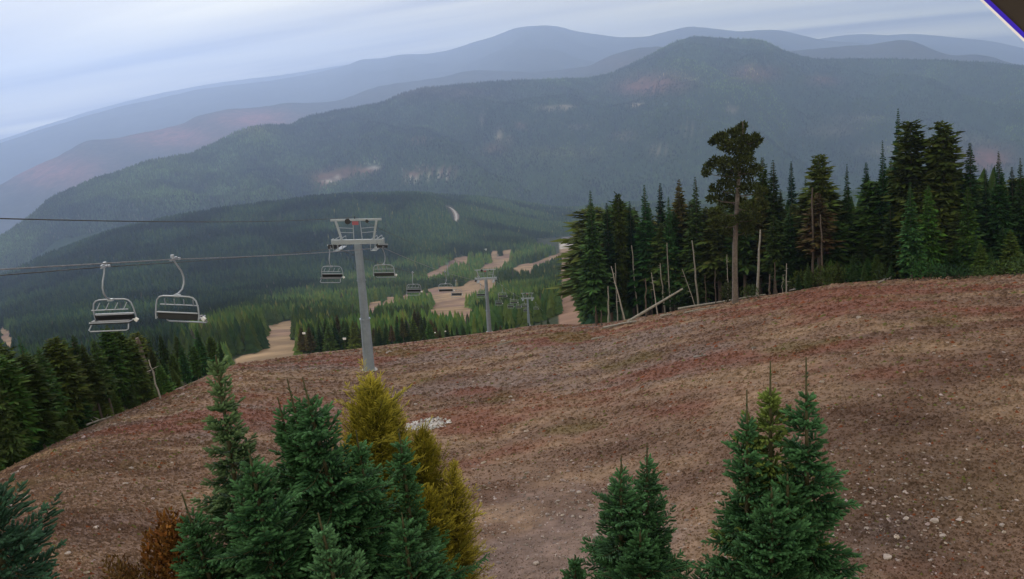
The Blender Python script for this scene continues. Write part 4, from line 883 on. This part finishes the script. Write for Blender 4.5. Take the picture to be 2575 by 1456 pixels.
# ---------------------------------------------------------------- foreground spruces and larches
def brush(seed, n=9, thin=False):
    """one needled twig along +x, unit length; returns V,F"""
    g = np.random.default_rng(seed); a = Acc(); r0 = .055 if thin else .10; L = .15 if thin else .17
    a.tube([[0, 0, 0], [.3, 0, 0], [.82, 0, 0], [1, 0, 0]], [r0*.5, r0, r0*.95, r0*.2], 5 if not thin else 4, cap=False)
    m = 14; x = np.linspace(.05, .97, m); th = g.random(m)*6.28+np.arange(m)*2.4
    A_ = np.stack([x, np.zeros(m), np.zeros(m)], 1); B_ = A_+np.stack([np.full(m, .10), np.cos(th)*L, np.sin(th)*L], 1)
    V, F = rhombs(A_, B_, np.full(m, .035), np.zeros(m)); a.add(V, F); V, F, c = a.arrays(); return V, F
BR = [brush(i) for i in range(3)]; BT = [brush(10+i, thin=True) for i in range(3)]
def place_twigs(tw, P0, Dv, Ln, Wd, Cc):
    V0, F0 = tw; n = len(P0); d = Dv/np.linalg.norm(Dv, axis=1)[:, None]; u = np.cross(d, [0, 0, 1.]); u /= np.linalg.norm(u, axis=1)[:, None]+1e-9; v = np.cross(d, u)
    V = P0[:, None]+d[:, None]*(V0[None, :, :1]*Ln[:, None, None])+u[:, None]*(V0[None, :, 1:2]*Wd[:, None, None])+v[:, None]*(V0[None, :, 2:3]*Wd[:, None, None])
    F = F0[None]+(np.arange(n)*len(V0))[:, None, None]
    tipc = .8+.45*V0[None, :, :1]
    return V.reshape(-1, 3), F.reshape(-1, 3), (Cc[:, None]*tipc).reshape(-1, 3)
def fg_tree(seed, px, top, d, lean, prof, label, name='young_spruce', larch=False, base=(.010, .042, .018), tipc=(.044, .112, .044), leader=.45, dens=1.0, cat='tree', group='young conifers in front of the camera', skirt=None, whorl=.19):
    g = np.random.default_rng(seed); tp_ = P(px, top, d); q = None
    zb = float(near_z(tp_[0], tp_[1])); H = tp_[2]-zb; bpos = np.array([tp_[0], tp_[1], zb])
    L0 = up_vec(tp_-[0, 0, .5], lean); upv = np.array(L0 @ Vector((0, 0, 1))); bpos = tp_-upv*(H/upv[2]); 
    m_px = d/FPX*1.03
    twP = []; twD = []; twL = []; twC = []; br = Acc(); s = leader*.85; Hl = np.linalg.norm(tp_-bpos)
    smax = min(Hl-.2, (1540-top)*m_px*1.15)
    while s < smax:
        sp = s/m_px   # pixels below the tip
        rr = float(np.interp(sp, [p[0] for p in prof], [p[1] for p in prof]))*m_px
        nb = int(g.integers(5, 8)*dens)
        if nb < 3: nb = 3
        a0 = g.random()*6.28
        for k_ in range(nb):
            a = a0+k_*6.283/nb+g.normal()*.2; r = rr*g.uniform(.32, 1.15)*(1.35 if g.random() < .1 else 1)*(g.uniform(.9, 1.8) if larch else 1)
            if r < .03: continue
            el = float(np.interp(s, [0, .6, 1.6, 4], [.85, .55, .25, .0]))+g.normal()*.16
            if larch: el += .6
            dr = np.array([math.cos(a)*math.cos(el), math.sin(a)*math.cos(el), math.sin(el)]); sd = np.array([-math.sin(a), math.cos(a), 0.])
            z0 = -s-g.random()*whorl*.9; zr = r*math.sin(el)*.4; p0 = np.array([0, 0, z0-zr]); curve = np.array([0, 0, -.10*r if not larch else .08*r])
            pt_ = lambda f: p0+dr*r*f+curve*math.sin(f*3.1)
            br.tube([pt_(0), pt_(.5), pt_(.97)], [.006+.006*r, .004+.003*r, .002], 4, col=(1, 1, 1), cap=False)
            tl = (.072 if not larch else .075); nt_ = max(2, int(r/(.048 if not larch else .05))); tone = g.uniform(.7, 1.3)
            for j in range(nt_):
                f = (j+.5)/nt_*.92+.06; pj = pt_(f)
                if f < .18 and r > .4: continue
                for sg in (-1, 1):
                    ln = tl*g.uniform(.75, 1.35)*(1.0 if f > .75 else 1.35); lat = (1-f)*.55*min(r, .55)
                    nsub = 1+int(lat/.07)
                    for q_ in range(nsub):
                        off_ = sd*sg*q_*.065+dr*q_*.03; dv_ = dr*.75+sd*sg*g.uniform(.5, 1.0)+np.array([0, 0, g.uniform(-.45, .55)])
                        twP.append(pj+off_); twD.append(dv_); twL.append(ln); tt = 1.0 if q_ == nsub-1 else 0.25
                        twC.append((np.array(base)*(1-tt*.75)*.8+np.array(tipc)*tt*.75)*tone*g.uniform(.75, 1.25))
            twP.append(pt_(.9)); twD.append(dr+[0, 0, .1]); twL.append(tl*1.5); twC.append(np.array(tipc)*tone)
        s += whorl*g.uniform(.55, 1.0)*(.8 if s < .8 else 1)
    # leader twigs
    for i in range(5): twP.append(np.array([0, 0, -leader*.85*(.4+.12*i)])); twD.append(g.normal(size=3)*.3+[0, 0, 1]); twL.append(.05); twC.append(np.array(base)*1.2)
    twP = np.array(twP); twD = np.array(twD); twL = np.array(twL); twC = np.array(twC); tws = BT if larch else BR; acc = Acc(); pick = g.integers(0, 3, len(twP))
    for k_ in range(3):
        m_ = pick == k_
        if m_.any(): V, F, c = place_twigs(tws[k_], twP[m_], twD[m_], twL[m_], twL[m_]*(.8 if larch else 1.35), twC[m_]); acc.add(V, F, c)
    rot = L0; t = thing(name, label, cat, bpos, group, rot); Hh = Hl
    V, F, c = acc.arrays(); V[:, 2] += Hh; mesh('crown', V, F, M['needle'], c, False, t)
    V, F, c = br.arrays(); V[:, 2] += Hh; mesh('branches', V, F, M['twig'], None, True, t)
    st = Acc().tube([[0, 0, -.2], [0, 0, Hh*.5], [0, 0, Hh-leader*1.2], [0, 0, Hh-leader*.3], [0, 0, Hh]], [.07, .045, .016, .010, .008], 7); st.build('trunk', M['twig'], t, True)
    return len(F)
sp = [(0, 0), (60, 20), (140, 55), (250, 95), (400, 150), (560, 210), (700, 250)]
sc_p = lambda k: [(a, b*k) for a, b in sp]
# left clump
fg_tree(1, 542, 893, 9.4, 9, [(0, 0), (15, 26), (45, 9), (100, 38), (157, 52), (257, 74), (380, 112), (500, 150)], 'tall thin spruce top with a few long side twigs, leftmost of the left clump', leader=.12, tipc=(.085, .135, .06))
fg_tree(2, 760, 948, 8.8, 14, [(0, 0), (60, 25), (110, 75), (200, 110), (330, 170), (450, 230), (600, 280)], 'spruce with the tallest bare leader in the middle of the left clump', leader=.42)
fg_tree(3, 722, 952, 9.1, 13, [(0, 0), (80, 20), (150, 50), (250, 90), (400, 160), (600, 220)], 'spruce whose thin leader stands next to the tallest one in the left clump', leader=.48)
fg_tree(4, 698, 998, 9.3, 13, [(0, 0), (60, 18), (130, 60), (250, 110), (400, 170), (600, 220)], 'spruce with the shorter bare leader at the left of the close leaders', leader=.35)
fg_tree(5, 895, 1082, 9.0, 9, sc_p(1.0), 'spruce in front of the yellow larch, its tip below the larch top', leader=.3)
fg_tree(6, 1003, 1078, 9.4, 7, [(0, 0), (60, 22), (140, 45), (250, 70), (400, 120), (600, 170)], 'thin green spruce standing in front of the right side of the larch', leader=.3, base=(.030, .070, .028))
fg_tree(7, 800, 1290, 7.6, 13, [(0, 0), (70, 30), (150, 80), (300, 170)], 'young shoot tips closest to the camera in the left clump', leader=.28, tipc=(.065, .145, .065))
fg_tree(8, 457, 1240, 9.0, 17, [(0, 0), (90, 50), (160, 70), (300, 120)], 'small spruce with a bare dark leader left of the left clump', leader=.45)
fg_tree(9, 625, 1130, 8.3, 11, [(0, 0), (60, 40), (150, 120), (260, 160), (420, 200)], 'full dark spruce in the lower left of the left clump', leader=.2)
fg_tree(10, 1010, 1290, 8.0, 8, [(0, 0), (60, 45), (140, 90), (260, 140)], 'low dense spruce at the lower right of the left clump', leader=.2)
lc = (.165, .165, .018); lt2 = (.37, .315, .045)
fg_tree(20, 932, 955, 10.6, 5, [(0, 0), (20, 25), (60, 80), (110, 110), (200, 115), (350, 150), (500, 170)], 'tall yellow larch behind the left clump of spruces', 'young_larch', True, lc, lt2, leader=.06, dens=1.2, whorl=.11)
fg_tree(24, 985, 1008, 10.9, 2, [(0, 0), (30, 30), (80, 60), (160, 90), (300, 120)], 'short larch top leaning out right of the tall yellow larch', 'young_larch', True, (.13, .135, .012), lt2, leader=.06, dens=1.0, whorl=.13)
fg_tree(25, 884, 1012, 10.8, 8, [(0, 0), (30, 25), (80, 45), (160, 70), (300, 100)], 'short larch top at the left side of the tall yellow larch', 'young_larch', True, lc, lt2, leader=.06, dens=1.0, whorl=.13)
fg_tree(21, 1062, 1088, 10.8, 3, [(0, 30), (20, 45), (80, 62), (200, 100), (350, 120)], 'yellow green larch with a flat top right of the tall yellow one', 'young_larch', True, lc, (.24, .20, .025), leader=.05, dens=1.4, whorl=.12)
fg_tree(22, 1142, 1160, 10.4, 0, [(0, 0), (40, 18), (80, 36), (150, 85), (300, 100), (400, 100)], 'golden larch shoot at the right side of the left clump', 'young_larch', True, (.16, .14, .016), lt2, leader=.08, dens=1.2, whorl=.12)
fg_tree(23, 1075, 1230, 10.0, 3, [(0, 0), (40, 50), (120, 95), (250, 120)], 'mixed green and gold larch filling the lower right of the left clump', 'young_larch', True, (.13, .14, .016), (.30, .25, .03), leader=.06, dens=1.4, whorl=.12)
# right clumps
fg_tree(31, 1562, 1145, 9.3, 0, [(0, 0), (70, 12), (85, 55), (180, 75), (260, 95), (350, 120)], 'left one of the two small spruces in the middle, with the lower leader', leader=.33, base=(.024, .062, .034))
fg_tree(32, 1627, 1113, 9.5, 0, [(0, 0), (68, 10), (75, 50), (90, 30), (180, 75), (260, 100), (370, 125)], 'right one of the two small spruces in the middle, with the higher leader', leader=.34, base=(.024, .064, .034))
fg_tree(33, 1446, 1395, 9.2, 0, [(0, 0), (20, 30), (80, 60)], 'tiny spruce tip at the bottom edge left of the two small spruces', leader=.1)
fg_tree(34, 1610, 1330, 8.8, 0, [(0, 0), (40, 60), (130, 150), (250, 190)], 'low spruce skirt under the two small spruces', leader=.1)
fg_tree(41, 1878, 980, 8.6, 0, [(0, 0), (100, 14), (130, 48), (220, 70), (340, 110), (480, 160)], 'left spruce of the large right clump, with a dark bare leader', leader=.5)
fg_tree(42, 1937, 908, 8.8, 0, [(0, 0), (90, 10), (110, 40), (200, 62), (300, 90), (420, 140), (560, 190)], 'middle spruce of the large right clump, olive green with a tall leader', leader=.45, base=(.036, .066, .018), tipc=(.11, .15, .035))
fg_tree(43, 2027, 898, 8.7, 0, [(0, 0), (115, 12), (125, 48), (200, 62), (260, 60), (330, 95), (450, 120), (560, 130)], 'right spruce of the large right clump, with double leader', leader=.5)
fg_tree(45, 1940, 1225, 8.0, 0, [(0, 0), (50, 40), (130, 110), (230, 160), (330, 180)], 'dense dark spruce in front of the large right clump', leader=.15)
fg_tree(47, 1980, 1190, 8.4, 0, [(0, 0), (50, 50), (130, 120), (300, 160)], 'spruce filling the gap at the right foot of the large clump', leader=.12)
fg_tree(48, -62, 1150, 8.4, 15, [(0, 0), (60, 45), (130, 90), (220, 130), (330, 190)], 'very dark spruce at the bottom left corner', leader=.2, base=(.014, .042, .026), tipc=(.03, .075, .045))
# rust bushes lower left
bush(450, 1515, 135, 235, (.17, .075, .022), 'rust orange bush left of the left spruce clump', 'rust_bush', d=9.6, n=2600, matn='rust')
bush(350, 1565, 170, 190, (.11, .062, .024), 'brown orange bush at the bottom edge right of the bottom left spruce', 'rust_bush', d=9.6, n=2200, matn='rust')
bush(530, 1560, 150, 200, (.15, .075, .02), 'dull rust bush at the foot of the left spruce clump', 'rust_bush', d=9.4, n=1800, matn='rust')
bush(1180, 1530, 90, 90, (.13, .085, .022), 'small brown bush at the bottom edge below the golden larch', 'rust_bush', d=9.6, n=500, matn='rust')

# ---------------------------------------------------------------- base area, far small things
def house(px, py, d, wd, dp, ht, label, storeys=1, wallm='wall', roofm='roof', rot=0.0, name='lodge', pitch=.35, nwin=5):
    p_ = P(px, py, d); t = thing(name, label, 'building', p_, q=Quaternion((0, 0, 1), rot)); p_[2] -= 1
    Acc().box((0, 0, ht/2-1), (wd, dp, ht+2)).build('wall', M[wallm], t)
    r = Acc(); e = .7; rh = dp*pitch/2
    V = [[-wd/2-e, -dp/2-e, ht], [wd/2+e, -dp/2-e, ht], [wd/2+e, dp/2+e, ht], [-wd/2-e, dp/2+e, ht], [-wd/2-e, 0, ht+rh], [wd/2+e, 0, ht+rh]]
    V += [[a, b_, c-.35] for a, b_, c in V[:4]]
    r.add(V, [[0, 1, 5], [0, 5, 4], [2, 3, 4], [2, 4, 5], [0, 4, 3], [1, 2, 5], [0, 7, 6], [0, 1, 7], [1, 8, 7], [1, 2, 8], [2, 9, 8], [2, 3, 9], [3, 6, 9], [3, 0, 6]])
    r.build('roof', M[roofm], t)
    for s_ in range(storeys):
        for i in range(nwin): Acc().box((-wd/2+wd*(i+.5)/nwin, -dp/2-.05, 1.6+3*s_), (wd/nwin*.5, .12, 1.4)).build('window', M['glass'], t)
    return t
house(1436, 611, 1830, 42, 24, 13, 'large pale base lodge with two rows of windows at the far end of the run', 2, rot=.15, nwin=7)
house(1459, 608, 1860, 14, 14, 14, 'smaller pale lodge wing half hidden by the stand', 2, rot=.1, nwin=3)
house(1413, 614, 1880, 16, 14, 9, 'dark roofed grey building left of the large base lodge', 1, 'roof', rot=.1, nwin=3)
house(1356, 605, 2000, 14, 9, 5, 'small white hut among the trees left of the base lodge', 1, 'white', name='hut', nwin=2)
# lift terminal
p_ = P(1427, 628, 1720); t = thing('lift_terminal', 'white lift terminal at the bottom of the far run below the lodge', 'lift terminal', p_)
Acc().box((0, 0, 5), (9, 14, 3.2)).box((0, 0, 6.8), (7, 12, .6)).build('canopy', M['white'], t); Acc().box((-3, -3, 1.5), (1, 1, 4)).box((3, 3, 1.5), (1, 1, 4)).build('support', M['steel'], t)
Acc().box((-14, 0, 1.6), (17, 6, 3.2)).build('operator_hut', M['white'], t)
# gravel road bend on the valley ridge
cp = [(1120, 519), (1131, 522), (1141, 530), (1147, 540), (1148, 550), (1146, 558)]
def midhit(px, py):
    v = ray(px, py); h = math.hypot(v[0], v[1]); d = np.linspace(1200, 3400, 3000); g_ = mid_z(v[0]/h*d, v[1]/h*d); k = np.argmax(v[2]/h*d < g_); return np.array([v[0]/h*d[k], v[1]/h*d[k], g_[k]])
for nm, wd_, mt, lf in (('road_cutting', 17, 'roadcut', .8), ('gravel_road', 7, 'road', 1.6)):
    V = []; pp = [midhit(*c) for c in cp]; pp = np.array(pp); tt = np.linspace(0, len(pp)-1, 22); pp = np.stack([np.interp(tt, np.arange(len(pp)), pp[:, a]) for a in range(3)], 1)
    sdv = np.array([1., 0, 0])
    for i, p in enumerate(pp):
        w_ = wd_*(.25+.75*math.sin(math.pi*min(1, (i+1.5)/24))); V += [p-sdv*w_/2, p+sdv*w_/2]
    V = np.array(V); V[:, 2] = mid_z(V[:, 0], V[:, 1])+lf
    tag(mesh(nm, V, [[2*i, 2*i+1, 2*i+3, 2*i+2] for i in range(21)], M[mt], None, True), kind='structure')
# small slope signs / markers
def marker(px, py, d, s, label):
    p_ = P(px, py, d); zg = float(ground_z(p_[0], p_[1])); hh_ = max(1.5, p_[2]-zg); t = thing('marker_sign', label, 'sign', (p_[0], p_[1], zg), 'white markers along the trees')
    Acc().box((0, 0, hh_), (s, .08, s*.65)).build('panel', M['white'], t); Acc().tube([[0, .08, -.2], [0, .08, hh_]], .02, 6).build('post', M['bark'], t)
for a in [(866, 852, 135, .6, 'white marker in front of the dark belt left of the nearest tower mast'), (764, 838, 100, .4, 'white marker at the right edge of the lower tan run'), (1094, 838, 150, .33, 'left of two tiny white markers in the belt behind the crest'),
          (1121, 843, 152, .33, 'right of two tiny white markers in the belt behind the crest'), (1222, 628, 1500, 7, 'bright white panel above the trees left of the far run')]: marker(*a)
t, _, _ = lift_tower(1127, 690, 1000, 15, 'tiny lift tower of another line beside the upper left run', rich=False)
t['group'] = 'lift towers elsewhere'; del t['group']

# ---------------------------------------------------------------- roof corner at top right
d_e = 1.3
A_ = ray(2436, -28)*d_e; B_ = ray(2640, 166)*d_e; ed = B_-A_; ed /= np.linalg.norm(ed); dv = (A_+B_)/2; dv -= ed*(dv@ed); dv /= np.linalg.norm(dv); nv = np.cross(ed, dv); nv = nv if nv@(ray(2640, -60)-ray(2500, 100)) > 0 else -nv
c0 = (A_+B_)/2; rt = np.stack([ed, nv, dv], 1)
ev = thing('roof_eave', 'dark roof eave corner with an added blue lens fringe strip at top right', 'roof', c0)
Acc().box(nv*(.0095+.45)+dv*.15, (2.4, .9, .30), rt).build('soffit', M['eave'], ev)
Acc().box(nv*.0062+dv*.148, (2.4, .0064, .304), rt).build('lens_fringe', M['lens_fringe'], ev)  # added blue strip imitating the lens colour fringe along the eave edge
Acc().box(nv*.0012+dv*.146, (2.4, .0036, .306), rt).build('drip_edge', M['trim'], ev)
print('objects', len(bpy.data.objects))
